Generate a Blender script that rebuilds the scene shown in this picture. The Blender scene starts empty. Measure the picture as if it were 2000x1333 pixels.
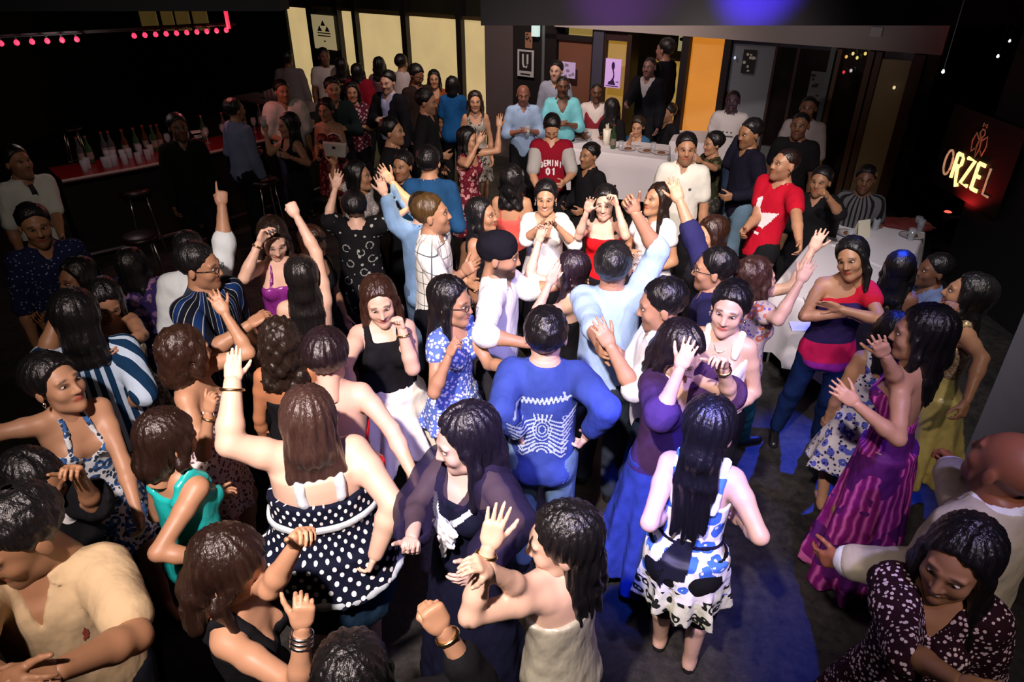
import bpy, math, random, time
import numpy as np
from concurrent.futures import ThreadPoolExecutor
from mathutils import Vector, Matrix
from mathutils.bvhtree import BVHTree
T0 = time.time()
rnd = random.Random(7)
# ---------------------------------------------------------------- camera, world, exposure
CH, FL, TH = 3.25, 1350.0, math.radians(30)
SC = bpy.context.scene
COL = SC.collection
cam = bpy.data.cameras.new('camera'); cam.sensor_width = 36; cam.lens = 36 * FL / 2000; cam.clip_end = 60; cam.clip_start = .05
co = bpy.data.objects.new('camera', cam); COL.objects.link(co)
co.location = (0, 0, CH); co.rotation_euler = (math.radians(60), 0, 0); SC.camera = co
SC.view_settings.view_transform = 'Standard'; SC.view_settings.look = 'None'
SC.view_settings.exposure = 0.0; SC.view_settings.gamma = 1; SC.view_settings.use_curve_mapping = False
wd = bpy.data.worlds.new('world'); SC.world = wd; wd.use_nodes = True
wd.node_tree.nodes['Background'].inputs[0].default_value = (.02, .02, .03, 1)
wd.node_tree.nodes['Background'].inputs[1].default_value = .0
CF = np.array([0, math.cos(TH), -math.sin(TH)]); CU = np.array([0, math.sin(TH), math.cos(TH)])
CO = np.array([0, 0, CH])
def ray(px, py): return CF + (px - 1000) / FL * np.array([1., 0, 0]) + (666.5 - py) / FL * CU
def P(px, py, z):
    d = ray(px, py); return CO + d * ((z - CH) / d[2])

def light(name, kind, loc, target, power, color, **kw):
    L = bpy.data.lights.new(name, kind); L.energy = power; L.color = color
    for k, v in kw.items(): setattr(L, k, v)
    o = bpy.data.objects.new(name, L); COL.objects.link(o); o.location = loc
    if target is not None:
        o.rotation_euler = (Vector(target) - Vector(loc)).to_track_quat('-Z', 'Y').to_euler()
    return o
SPOT = math.radians
light('key_spot', 'SPOT', (-.9, -.6, 5.3), (-.25, 3.4, .9), 2700, (1, .82, .78), spot_size=SPOT(50), spot_blend=1., shadow_soft_size=.08)
light('violet_spot', 'SPOT', (1.6, -.3, 5.3), (.62, 3.1, 1.1), 1500, (.44, .36, 1), spot_size=SPOT(36), spot_blend=1., shadow_soft_size=.08)
light('blue_spot_floor', 'SPOT', (3.7, 6.4, 5.3), (2.12, 3.70, 0), 4200, (.02, .07, 1), spot_size=SPOT(16), spot_blend=1., shadow_soft_size=.05)
light('blue_spot_floor', 'SPOT', (2.9, 5.6, 5.3), (1.65, 2.35, 0), 1000, (.02, .07, 1), spot_size=SPOT(12), spot_blend=1., shadow_soft_size=.05)
light('blue_spot_skirt', 'SPOT', (.1, .2, 5.3), (.70, 2.80, .4), 3600, (.02, .08, 1), spot_size=SPOT(12), spot_blend=1., shadow_soft_size=.05)
light('amber_spot', 'SPOT', (-1.2, 4.9, 5.2), (-.75, 5.2, 1.7), 1300, (1, .50, .08), spot_size=SPOT(9), spot_blend=.7, shadow_soft_size=.04)
light('far_wash', 'SPOT', (.6, 1.6, 5.2), (.9, 6.4, 1.1), 2100, (1, .82, .74), spot_size=SPOT(50), spot_blend=1., shadow_soft_size=.12)  # added fill so the far guests show
light('table_wash', 'SPOT', (1.4, 2.2, 5.2), (3.1, 5.0, .7), 800, (1, .92, .95), spot_size=SPOT(40), spot_blend=1., shadow_soft_size=.12)  # put in to brighten the linen tables, no lamp seen there
light('back_wash', 'SPOT', (-.3, 7.9, 4.8), (.2, 11.2, 1.3), 620, (1, .76, .66), spot_size=SPOT(95), spot_blend=1., shadow_soft_size=.15)  # added beyond the beam to lighten the back wall
light('left_wash', 'SPOT', (-1.2, -.6, 5.0), (-1.8, 2.3, 1.), 200, (1, .74, .60), spot_size=SPOT(60), spot_blend=1., shadow_soft_size=.12)
light('right_wash', 'SPOT', (1.0, -.9, 5.0), (2.0, 2.5, 1.), 360, (1, .80, .72), spot_size=SPOT(56), spot_blend=1., shadow_soft_size=.12)
light('bar_fill', 'POINT', (-3.3, 8.3, 2.2), None, 14, (1, .25, .22), shadow_soft_size=.05)  # added red fill to lift the dark bar, no fixture seen
light('bar_fill', 'POINT', (-4.4, 7.3, 2.3), None, 9, (.9, .7, .7), shadow_soft_size=.05)  # second, paler fill added over the bar
light('beam_blue', 'SPOT', (2.0, 5.7, 2.1), (2.25, 7.0, 2.9), 2600, (.07, .025, 1), spot_size=SPOT(34), spot_blend=1., shadow_soft_size=.1)
light('beam_magenta', 'SPOT', (.8, 5.7, 2.1), (1.0, 7.0, 2.9), 260, (.5, .1, 1), spot_size=SPOT(44), spot_blend=1., shadow_soft_size=.1)
light('sign_red', 'SPOT', (4.60, 7.03, .79), (4.76, 7.0, 1.15), 22, (1, .03, .03), spot_size=SPOT(120), spot_blend=1., shadow_soft_size=.03)
light('far_left_wash', 'SPOT', (-.9, 1.0, 5.3), (-3.2, 7.0, 1.2), 200, (1, .80, .70), spot_size=SPOT(46), spot_blend=1., shadow_soft_size=.12)  # fill added for the waiter and guests near the bar
light('head_wash', 'SPOT', (2.0, 6.0, 2.2), (2.4, 9.5, 2.5), 60, (1, .85, .8), spot_size=SPOT(90), spot_blend=1., shadow_soft_size=.1)  # added to lift the pale band over the doors

# ---------------------------------------------------------------- basic mesh helpers
def tagit(o, label=None, cat=None, group=None, kind=None):
    if label: o['label'] = label
    if cat: o['category'] = cat
    if group: o['group'] = group
    if kind: o['kind'] = kind
    return o
def np_mesh(name, v, q, mats=(), smooth=True, attr=None, uv=None, midx=None):
    """q : list of index arrays (n,3) or (n,4)"""
    me = bpy.data.meshes.new(name)
    v = np.asarray(v, np.float32); me.vertices.add(len(v)); me.vertices.foreach_set('co', v.ravel())
    if not isinstance(q, list): q = [q]
    q = [np.asarray(a, np.int32) for a in q if len(a)]
    tot = np.concatenate([np.full(len(a), a.shape[1], np.int32) for a in q]); li = np.concatenate([a.ravel() for a in q])
    me.loops.add(len(li)); me.loops.foreach_set('vertex_index', li)
    me.polygons.add(len(tot)); st = np.zeros(len(tot), np.int32); st[1:] = np.cumsum(tot)[:-1]
    me.polygons.foreach_set('loop_start', st)
    if smooth: me.polygons.foreach_set('use_smooth', np.ones(len(tot), bool))
    for m in mats: me.materials.append(m)
    if midx is not None: me.polygons.foreach_set('material_index', np.asarray(midx, np.int32))
    if attr is not None:
        a = me.attributes.new('paint', 'FLOAT_VECTOR', 'POINT'); a.data.foreach_set('vector', np.asarray(attr, np.float32).ravel())
    if uv is not None:
        a = me.attributes.new('wrap', 'FLOAT_VECTOR', 'POINT'); a.data.foreach_set('vector', np.asarray(uv, np.float32).ravel())
    me.update(calc_edges=True); me.validate(verbose=False)
    return me
def ob(name, me, parent=None, loc=None, rot=None):
    o = bpy.data.objects.new(name, me); COL.objects.link(o)
    if parent is not None: o.parent = parent
    if loc is not None: o.location = loc
    if rot is not None: o.rotation_euler = rot
    return o
class MB:
    """collects simple shapes into one mesh"""
    def __init__(s): s.v = []; s.f = []; s.m = []; s.cur = 0
    def add(s, v, f):
        n = len(s.v); s.v += [tuple(map(float, p)) for p in v]; s.f += [tuple(i + n for i in g) for g in f]; s.m += [s.cur] * len(f); return s
    def box(s, a, b, bev=0):
        x0, y0, z0 = a; x1, y1, z1 = b
        v = [(x0,y0,z0),(x1,y0,z0),(x1,y1,z0),(x0,y1,z0),(x0,y0,z1),(x1,y0,z1),(x1,y1,z1),(x0,y1,z1)]
        return s.add(v, [(3,2,1,0),(4,5,6,7),(0,1,5,4),(1,2,6,5),(2,3,7,6),(3,0,4,7)])
    def prism(s, pts, z0, z1):
        n = len(pts); v = [(p[0], p[1], z0) for p in pts] + [(p[0], p[1], z1) for p in pts]
        return s.add(v, [tuple(range(n))[::-1], tuple(range(n, 2 * n))] + [(i, (i + 1) % n, n + (i + 1) % n, n + i) for i in range(n)])
    def lathe(s, prof, c=(0, 0, 0), n=14, cap=True):
        v = []; f = []
        for r, z in prof:
            for i in range(n):
                a = 2 * math.pi * i / n; v.append((c[0] + r * math.cos(a), c[1] + r * math.sin(a), c[2] + z))
        for j in range(len(prof) - 1):
            for i in range(n): f.append((j * n + i, j * n + (i + 1) % n, (j + 1) * n + (i + 1) % n, (j + 1) * n + i))
        if cap: f.append(tuple(range(n))[::-1]); f.append(tuple((len(prof) - 1) * n + i for i in range(n)))
        return s.add(v, f)
    def tube(s, pts, r, n=8, closed=False):
        pts = [Vector(p) for p in pts]; v = []; f = []; m = len(pts); up = Vector((0, 0, 1))
        for j, p in enumerate(pts):
            a = pts[(j - 1) % m] if (closed or j) else p; b = pts[(j + 1) % m] if (closed or j < m - 1) else p
            t = (b - a).normalized(); u = t.cross(up if abs(t.z) < .95 else Vector((1, 0, 0))).normalized(); w = t.cross(u)
            rr = r[j] if isinstance(r, (list, tuple)) else r
            for i in range(n):
                g = 2 * math.pi * i / n; v.append(p + u * (rr * math.cos(g)) + w * (rr * math.sin(g)))
        for j in range(m if closed else m - 1):
            k = (j + 1) % m
            for i in range(n): f.append((j * n + i, j * n + (i + 1) % n, k * n + (i + 1) % n, k * n + i))
        if not closed: f.append(tuple(range(n))[::-1]); f.append(tuple((m - 1) * n + i for i in range(n)))
        return s.add(v, f)
    def mesh(s, name, mats=(), smooth=False):
        me = bpy.data.meshes.new(name); me.from_pydata(s.v, [], s.f)
        for m in (mats if isinstance(mats, (list, tuple)) else [mats]): me.materials.append(m)
        if max(s.m, default=0): me.polygons.foreach_set('material_index', s.m)
        if smooth: me.polygons.foreach_set('use_smooth', [True] * len(me.polygons))
        me.update(); return me
    def build(s, name, mats, parent=None, smooth=False, loc=None, rot=None): return ob(name, s.mesh(name, mats, smooth), parent, loc, rot)

# ---------------------------------------------------------------- materials
MATS = {}
def new_mat(name):
    m = bpy.data.materials.new(name); m.use_nodes = True; nt = m.node_tree; return m, nt, nt.nodes['Principled BSDF']
def N(nt, t, **kw):
    n = nt.nodes.new(t)
    for k, v in kw.items():
        if k.startswith('i_'): n.inputs[k[2:].replace('_', ' ')].default_value = v
        else: setattr(n, k, v)
    return n
def bump(nt, b, scale, dist, vec=None, strength=.6, detail=4, stretch=None):
    tc = N(nt, 'ShaderNodeTexCoord'); mp = N(nt, 'ShaderNodeMapping'); mp.inputs['Scale'].default_value = stretch or (1, 1, 1)
    no = N(nt, 'ShaderNodeTexNoise'); no.inputs['Scale'].default_value = scale; no.inputs['Detail'].default_value = detail
    bu = N(nt, 'ShaderNodeBump'); bu.inputs['Distance'].default_value = dist; bu.inputs['Strength'].default_value = strength
    nt.links.new(tc.outputs['Object'], mp.inputs[0]); nt.links.new(mp.outputs[0], no.inputs['Vector'])
    nt.links.new(no.outputs['Fac'], bu.inputs['Height']); nt.links.new(bu.outputs[0], b.inputs['Normal'])
    return mp, no
def plain(name, c, rough=.6, metal=0, spec=.5, bmp=None, emit=None, es=1, trans=0, alpha=1, coat=0):
    if name in MATS: return MATS[name]
    m, nt, b = new_mat(name)
    b.inputs['Base Color'].default_value = (*c, 1); b.inputs['Roughness'].default_value = rough; b.inputs['Metallic'].default_value = metal
    b.inputs['Specular IOR Level'].default_value = spec; b.inputs['Transmission Weight'].default_value = trans; b.inputs['Alpha'].default_value = alpha
    b.inputs['Coat Weight'].default_value = coat
    if emit: b.inputs['Emission Color'].default_value = (*emit, 1); b.inputs['Emission Strength'].default_value = es
    if bmp: bump(nt, b, *bmp)
    MATS[name] = m; return m
def mathn(nt, op, a, b=None, c=None):
    n = N(nt, 'ShaderNodeMath', operation=op)
    for i, x in enumerate((a, b, c)):
        if x is None: continue
        if isinstance(x, (int, float)): n.inputs[i].default_value = x
        else: nt.links.new(x, n.inputs[i])
    return n.outputs[0]
def mixc(nt, fac, a, b):
    n = N(nt, 'ShaderNodeMix', data_type='RGBA')
    if isinstance(fac, (int, float)): n.inputs[0].default_value = fac
    else: nt.links.new(fac, n.inputs[0])
    for i, x in ((6, a), (7, b)):
        if isinstance(x, tuple): n.inputs[i].default_value = (*x, 1)
        else: nt.links.new(x, n.inputs[i])
    return n.outputs[2]
def skin(c):
    k = 'skin %.2f %.2f %.2f' % c
    if k in MATS: return MATS[k]
    m, nt, b = new_mat(k)
    b.inputs['Roughness'].default_value = .48; b.inputs['Specular IOR Level'].default_value = .45
    at = N(nt, 'ShaderNodeAttribute', attribute_name='paint'); sp = N(nt, 'ShaderNodeSeparateXYZ'); nt.links.new(at.outputs['Vector'], sp.inputs[0])
    no = N(nt, 'ShaderNodeTexNoise'); no.inputs['Scale'].default_value = 9; tc = N(nt, 'ShaderNodeTexCoord'); nt.links.new(tc.outputs['Object'], no.inputs['Vector'])
    base = mixc(nt, no.outputs['Fac'], tuple(x * .88 for x in c), tuple(min(1, x * 1.1) for x in c))
    lip = mixc(nt, sp.outputs[0], base, (c[0] * .75, c[1] * .32, c[2] * .35))
    drk = mixc(nt, sp.outputs[1], lip, (.012, .008, .007))
    wht = mixc(nt, sp.outputs[2], drk, (.85, .82, .78))
    nt.links.new(wht, b.inputs['Base Color'])
    MATS[k] = m; return m
def hairm(c, rough=.38):
    k = 'hair %.3f %.3f %.3f' % c
    if k in MATS: return MATS[k]
    m, nt, b = new_mat(k)
    b.inputs['Roughness'].default_value = rough; b.inputs['Specular IOR Level'].default_value = .5
    mp, no = bump(nt, b, 95, .006, strength=.9, detail=3, stretch=(1, 1, .09))
    col = mixc(nt, no.outputs['Fac'], tuple(x * .3 for x in c), tuple(x * 1.1 for x in c)); nt.links.new(col, b.inputs['Base Color'])
    MATS[k] = m; return m
def cloth(key, *a):
    """fabric materials; patterns live in the garment's own coordinates"""
    kk = 'cloth ' + key + ' ' + ' '.join(str(x) for x in a)
    if kk in MATS: return MATS[kk]
    m, nt, b = new_mat(kk[:60]); L = nt.links
    b.inputs['Roughness'].default_value = .85; b.inputs['Specular IOR Level'].default_value = .10
    tc = N(nt, 'ShaderNodeTexCoord'); at = N(nt, 'ShaderNodeAttribute', attribute_name='wrap')
    sp = N(nt, 'ShaderNodeSeparateXYZ'); L.new(at.outputs['Vector'], sp.inputs[0]); U, V = sp.outputs[0], sp.outputs[1]
    bump(nt, b, 7.5, .034, strength=.8, detail=3.5, stretch=(1, 1, .55))
    def vor(scale, feat='F1', src=None, rand=1):
        v = N(nt, 'ShaderNodeTexVoronoi', feature=feat); v.inputs['Scale'].default_value = scale; v.inputs['Randomness'].default_value = rand
        L.new(src or tc.outputs['Object'], v.inputs['Vector']); return v
    def warp(scale, amt):
        n = N(nt, 'ShaderNodeTexNoise'); n.inputs['Scale'].default_value = scale; L.new(tc.outputs['Object'], n.inputs['Vector'])
        s = N(nt, 'ShaderNodeVectorMath', operation='SCALE'); L.new(n.outputs['Color'], s.inputs[0]); s.inputs['Scale'].default_value = amt
        d = N(nt, 'ShaderNodeVectorMath', operation='ADD'); L.new(s.outputs[0], d.inputs[0]); L.new(tc.outputs['Object'], d.inputs[1]); return d.outputs[0]
    def lt(x, t): return mathn(nt, 'LESS_THAN', x, t)
    if key == 'solid': out = a[0]
    elif key == 'satin': out = a[0]; b.inputs['Roughness'].default_value = .33; b.inputs['Specular IOR Level'].default_value = .8
    elif key == 'sheer': out = a[0]; b.inputs['Alpha'].default_value = a[1]
    elif key == 'denim':
        n = N(nt, 'ShaderNodeTexNoise'); n.inputs['Scale'].default_value = 6; L.new(tc.outputs['Object'], n.inputs['Vector'])
        out = mixc(nt, n.outputs['Fac'], tuple(x * .5 for x in a[0]), tuple(x * 1.5 for x in a[0]))
    elif key == 'stripe':                      # c1 c2 period duty
        fr = mathn(nt, 'FRACT', mathn(nt, 'DIVIDE', U, a[2])); out = mixc(nt, lt(fr, a[3]), a[0], a[1])
    elif key == 'pin':                         # dark shirt with three-tone thin stripes
        fr = mathn(nt, 'FRACT', mathn(nt, 'DIVIDE', U, .032)); f2 = mathn(nt, 'FRACT', mathn(nt, 'DIVIDE', U, .096))
        base = mixc(nt, lt(f2, .4), (.004, .006, .014), (.006, .024, .10)); out = mixc(nt, lt(fr, .09), base, (.38, .40, .36))
    elif key == 'plaid':
        f1 = mathn(nt, 'FRACT', mathn(nt, 'DIVIDE', U, .075)); f2 = mathn(nt, 'FRACT', mathn(nt, 'DIVIDE', V, .085))
        out = mixc(nt, mathn(nt, 'MAXIMUM', lt(f1, .07), lt(f2, .07)), a[0], a[1])
    elif key == 'polka':                       # base dot spacing radius
        s = a[2]; u2 = mathn(nt, 'DIVIDE', mathn(nt, 'ADD', U, V), s); v2 = mathn(nt, 'DIVIDE', mathn(nt, 'SUBTRACT', U, V), s)
        du = mathn(nt, 'SUBTRACT', mathn(nt, 'FRACT', u2), .5); dv = mathn(nt, 'SUBTRACT', mathn(nt, 'FRACT', v2), .5)
        d = mathn(nt, 'SQRT', mathn(nt, 'ADD', mathn(nt, 'POWER', mathn(nt, 'ABSOLUTE', du), 2.), mathn(nt, 'POWER', mathn(nt, 'ABSOLUTE', dv), 2.)))
        out = mixc(nt, lt(d, a[3]), a[0], a[1])
    elif key == 'floral':                      # base c1 c2 scale amount
        w = warp(a[3] * .9, .55 / a[3]); v1 = vor(a[3], src=w); v2 = vor(a[3] * 2.3, src=w)
        ring = lt(mathn(nt, 'ABSOLUTE', mathn(nt, 'SUBTRACT', v1.outputs['Distance'], .34 * a[4] / .35)), .15)
        o1 = mixc(nt, ring, a[0], a[1]); o2 = mixc(nt, lt(v2.outputs['Distance'], a[4]), o1, a[2])
        out = mixc(nt, lt(v1.outputs['Distance'], .12), o2, a[0])
    elif key == 'flowers':                     # white dress : blue blooms above, olive-black blooms at the hem
        w = warp(12, .05); v1 = vor(11, src=w); v2 = vor(26, src=w)
        blob = mathn(nt, 'MULTIPLY', lt(v1.outputs['Distance'], .42), mathn(nt, 'GREATER_THAN', v2.outputs['Distance'], .22))
        sc = N(nt, 'ShaderNodeSeparateColor'); L.new(v1.outputs['Color'], sc.inputs[0]); blob = mathn(nt, 'MULTIPLY', blob, lt(sc.outputs[0], .62))
        up = mixc(nt, blob, (.88, .88, .9), (.06, .17, .62))
        v3 = vor(19, src=w); ring = lt(mathn(nt, 'ABSOLUTE', mathn(nt, 'SUBTRACT', v3.outputs['Distance'], .32)), .12)
        dn = mixc(nt, ring, (.72, .74, .58), (.015, .018, .015))
        hem = lt(mathn(nt, 'ADD', V, mathn(nt, 'MULTIPLY', sc.outputs[1], .1)), a[0]); out = mixc(nt, hem, up, dn)
    elif key == 'blocks':                      # colour fields by height: list of (z, colour)
        out = a[0]; n = N(nt, 'ShaderNodeTexNoise'); n.inputs['Scale'].default_value = 3; L.new(tc.outputs['Object'], n.inputs['Vector'])
        vv = mathn(nt, 'ADD', mathn(nt, 'ADD', V, mathn(nt, 'MULTIPLY', mathn(nt, 'SUBTRACT', n.outputs['Fac'], .5), .05)), mathn(nt, 'MULTIPLY', U, a[2]))
        for z, c in a[1]: out = mixc(nt, lt(vv, z), c, out)
    elif key == 'tie':                         # tie-dyed maxi
        n = N(nt, 'ShaderNodeTexNoise'); n.inputs['Scale'].default_value = 5; L.new(tc.outputs['Object'], n.inputs['Vector'])
        w = N(nt, 'ShaderNodeTexWave', wave_type='BANDS', bands_direction='X'); w.inputs['Scale'].default_value = 9; w.inputs['Distortion'].default_value = 3.; L.new(at.outputs['Vector'], w.inputs['Vector'])
        w2 = N(nt, 'ShaderNodeTexWave', wave_type='BANDS', bands_direction='Y'); w2.inputs['Scale'].default_value = 2.2; w2.inputs['Distortion'].default_value = 4.; L.new(at.outputs['Vector'], w2.inputs['Vector'])
        o = mixc(nt, mathn(nt, 'POWER', w.outputs['Fac'], 3.), (.2, .012, .16), (.62, .12, .42)); o = mixc(nt, lt(n.outputs['Fac'], .46), o, (.1, .015, .14))
        n3 = N(nt, 'ShaderNodeTexNoise'); n3.inputs['Scale'].default_value = 2.2; L.new(tc.outputs['Object'], n3.inputs['Vector']); out = mixc(nt, mathn(nt, 'GREATER_THAN', n3.outputs['Fac'], .63), o, (.62, .14, .40)); b.inputs['Roughness'].default_value = .55
    elif key == 'sequin':
        v = vor(a[2]); sc = N(nt, 'ShaderNodeSeparateColor'); L.new(v.outputs['Color'], sc.inputs[0])
        out = mixc(nt, mathn(nt, 'POWER', sc.outputs[0], 3.), a[0], a[1]); b.inputs['Roughness'].default_value = .3; b.inputs['Metallic'].default_value = .5
    elif key == 'speck':                       # small blots on a base: base c1 scale amount
        v = vor(a[2], src=warp(a[2] * .6, .4 / a[2])); out = mixc(nt, lt(v.outputs['Distance'], a[3]), a[0], a[1])
    if isinstance(out, tuple): b.inputs['Base Color'].default_value = (*out, 1)
    else: L.new(out, b.inputs['Base Color'])
    MATS[kk] = m; return m
# ---------------------------------------------------------------- distance fields -> meshes
def nets(F, org, h):
    s = F < 0
    c = s[:-1].astype(np.int8) + s[1:]; c = c[:, :-1] + c[:, 1:]; c = c[:, :, :-1] + c[:, :, 1:]
    idx = np.argwhere((c > 0) & (c < 8))
    if not len(idx): return None
    ids = np.full(c.shape, -1, np.int32); ids[idx[:, 0], idx[:, 1], idx[:, 2]] = np.arange(len(idx))
    off = np.array([(i, j, k) for i in (0, 1) for j in (0, 1) for k in (0, 1)])
    V = np.stack([F[idx[:, 0] + o[0], idx[:, 1] + o[1], idx[:, 2] + o[2]] for o in off], 1)
    acc = np.zeros((len(idx), 3), np.float32); cnt = np.zeros(len(idx), np.float32)
    for a in range(8):
        for b in range(a + 1, 8):
            if abs(off[a] - off[b]).sum() != 1: continue
            va, vb = V[:, a], V[:, b]; cr = (va < 0) != (vb < 0)
            t = np.where(cr, va / np.where(cr, va - vb, 1), 0)
            acc += (off[a] + t[:, None] * (off[b] - off[a])) * cr[:, None]; cnt += cr
    v = (idx + acc / cnt[:, None]) * h + org
    quads = []
    for ax in range(3):
        p, q = (ax + 1) % 3, (ax + 2) % 3
        sl = [slice(None)] * 3; sl[p] = slice(1, -1); sl[q] = slice(1, -1)
        a = list(sl); b = list(sl); a[ax] = slice(0, -1); b[ax] = slice(1, None)
        sa, sb = s[tuple(a)], s[tuple(b)]
        e = np.argwhere(sa != sb)
        if not len(e): continue
        ins = sa[e[:, 0], e[:, 1], e[:, 2]]
        e = e.copy(); e[:, p] += 1; e[:, q] += 1
        def cell(dp, dq):
            w = e.copy(); w[:, p] += dp; w[:, q] += dq; return ids[w[:, 0], w[:, 1], w[:, 2]]
        Q = np.stack([cell(-1, -1), cell(0, -1), cell(0, 0), cell(-1, 0)], 1)
        Q[~ins] = Q[~ins][:, ::-1]; quads.append(Q)
    return v.astype(np.float32), np.concatenate(quads)
class Field:
    def __init__(s, lo, hi, h):
        s.h = h; s.o = np.asarray(lo, float) - 2 * h; n = np.ceil((np.asarray(hi) - s.o) / h).astype(int) + 3
        s.ax = [(s.o[i] + h * np.arange(n[i])).astype(np.float32) for i in range(3)]; s.F = np.full(n, .5, np.float32)
    def sub(s, lo, hi):
        r = []
        for i in range(3):
            a = int(np.clip((lo[i] - s.o[i]) / s.h, 0, s.F.shape[i])); b = int(np.clip((hi[i] - s.o[i]) / s.h + 2, 0, s.F.shape[i])); r.append(slice(a, b))
        return tuple(r), (s.ax[0][r[0]][:, None, None], s.ax[1][r[1]][None, :, None], s.ax[2][r[2]][None, None, :])
    def un(s, fn, lo, hi, k=.02):
        pad = k + 2.5 * s.h; r, c = s.sub(np.asarray(lo) - pad, np.asarray(hi) + pad); A = s.F[r]
        if A.size == 0: return
        d = fn(*c)
        if k > 0: t = np.maximum(k - np.abs(A - d), 0); s.F[r] = np.minimum(A, d) - t * t / (4 * k)
        else: s.F[r] = np.minimum(A, d)
    def cut(s, fn, k=0):                       # keep where fn < 0
        X, Y, Z = s.ax[0][:, None, None], s.ax[1][None, :, None], s.ax[2][None, None, :]
        s.F = np.maximum(s.F, fn(X, Y, Z)).astype(np.float32)
    def cap(s, a, b, ra, rb, k=.02, sq=None):
        a = np.asarray(a, float); b = np.asarray(b, float); m = max(ra, rb); ab = b - a; L = max(float(ab @ ab), 1e-9)
        def fn(X, Y, Z):
            px, py, pz = X - a[0], Y - a[1], Z - a[2]
            t = np.clip((px * ab[0] + py * ab[1] + pz * ab[2]) / L, 0, 1)
            qx, qy, qz = px - t * ab[0], py - t * ab[1], pz - t * ab[2]
            if sq is not None: qy = qy * sq
            return np.sqrt(qx * qx + qy * qy + qz * qz) - (ra + (rb - ra) * t)
        s.un(fn, np.minimum(a, b) - m, np.maximum(a, b) + m, k)
    def ell(s, c, r, k=.02, M=None):
        c = np.asarray(c, float); r = np.asarray(r, float); R = max(r)
        def fn(X, Y, Z):
            x, y, z = X - c[0], Y - c[1], Z - c[2]
            if M is not None: x, y, z = [M[0][i] * x + M[1][i] * y + M[2][i] * z for i in range(3)]
            return (np.sqrt((x / r[0]) ** 2 + (y / r[1]) ** 2 + (z / r[2]) ** 2) - 1) * min(r)
        s.un(fn, c - R, c + R, k)
    def noise(s, amp, f, ph=0):
        x, y, z = s.ax[0] * f, s.ax[1] * f, s.ax[2] * f
        n = np.sin(x + ph)[:, None, None] * np.sin(1.3 * y + 2 * ph)[None, :, None] * np.sin(.8 * z + ph)[None, None, :]
        n = n + .6 * np.sin(2.1 * x + 1.7 + ph)[:, None, None] * np.sin(1.9 * y)[None, :, None] * np.sin(1.7 * z + 3 * ph)[None, None, :]
        s.F += (amp * n).astype(np.float32)
    def mesh(s): return nets(s.F, s.o, s.h)

def unit(v): return v / (np.linalg.norm(v) + 1e-9)
def rot(axis, a):
    axis = unit(np.asarray(axis, float)); K = np.array([[0, -axis[2], axis[1]], [axis[2], 0, -axis[0]], [-axis[1], axis[0], 0]])
    return np.eye(3) + math.sin(a) * K + (1 - math.cos(a)) * K @ K

# ---------------------------------------------------------------- head (x left, y back, z up; origin mid head)
def head_template(male, h, beard=0):
    f = Field((-.1, -.13, -.17), (.1, .13, .14), h)
    w = 1.04 if male else 1.0
    f.ell((0, .016, .032), (.076 * w, .094, .085), 0)
    f.ell((0, -.030, -.022), (.060 * w, .062, .088), .03)
    f.cap((.034, -.030, -.078), (0, -.068, -.094), .024, .023 if male else .019, .03); f.cap((-.034, -.030, -.078), (0, -.068, -.094), .024, .023 if male else .019, .03)
    for s in (-1, 1):
        f.ell((s * .040, -.062, -.022), (.022, .020, .022), .025)                      # cheek
        f.cap((s * .014, -.085, .030), (s * .046, -.072, .034), .008, .007, .014)        # brow
        f.ell((s * .079 * w, .012, -.008), (.009, .019, .031), .008)                   # ear
    for s in (-1, 1):
        X, Y, Z = f.ax[0][:, None, None], f.ax[1][None, :, None], f.ax[2][None, None, :]
        e = np.sqrt(((X - s * .031) / .019) ** 2 + ((Y + .101) / .018) ** 2 + ((Z - .013) / .011) ** 2) - 1
        f.F = np.maximum(f.F, -(e * .011)).astype(np.float32)
    f.cap((0, -.084, .022), (0, -.106, -.022), .008, .0115, .012)
    for s in (-1, 1): f.ell((s * .012, -.094, -.026), (.009, .010, .008), .008)
    f.cap((-.019, -.083, -.054), (.019, -.083, -.054), .0065, .0065, .008); f.ell((0, -.090, -.051), (.012, .007, .005), .006); f.ell((0, -.088, -.062), (.014, .008, .006), .006)
    f.cap((0, .012, -.06), (0, .022, -.17), .056 if male else .047, .056 if male else .047, .025)
    v, q = f.mesh()
    x, y, z = v.T
    def sm(a, b, t): return np.clip((t - a) / (b - a), 0, 1)
    fr = sm(-.05, -.07, y)
    lips = fr * (1 - sm(.8, 1.25, np.sqrt((x / .025) ** 2 + ((z + .056) / .0105) ** 2)))
    teeth = fr * (1 - sm(.6, 1.1, np.sqrt((x / .019) ** 2 + ((z + .056) / .0055) ** 2)))
    ax_ = np.abs(x)
    brow = fr * (1 - sm(.6, 1.3, np.sqrt(((ax_ - .032) / .019) ** 2 + ((z - .036 + (ax_ - .03) * .2) / .0055) ** 2)))
    lash = fr * (1 - sm(.8, 1.3, np.sqrt(((ax_ - .031) / .018) ** 2 + ((z - .014) / .0105) ** 2))) * .75
    nost = (1 - sm(.5, 1.2, np.sqrt(((ax_ - .008) / .005) ** 2 + ((z + .034) / .005) ** 2))) * fr * .5
    dark = np.maximum(np.maximum(brow * .85, lash), nost)
    if male:
        dark = np.maximum(dark, .35 * sm(-.03, -.07, z) * sm(.02, -.04, y) * (1 - lips) * sm(-.14, -.1, z))
    return v, q, np.stack([lips, dark, teeth], 1).astype(np.float32)
HEADS = {}
def get_head(male, lod):
    k = (male, lod)
    if k not in HEADS: HEADS[k] = head_template(male, (.0048, .0070, .0098)[min(lod, 2)])
    return HEADS[k]

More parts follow.
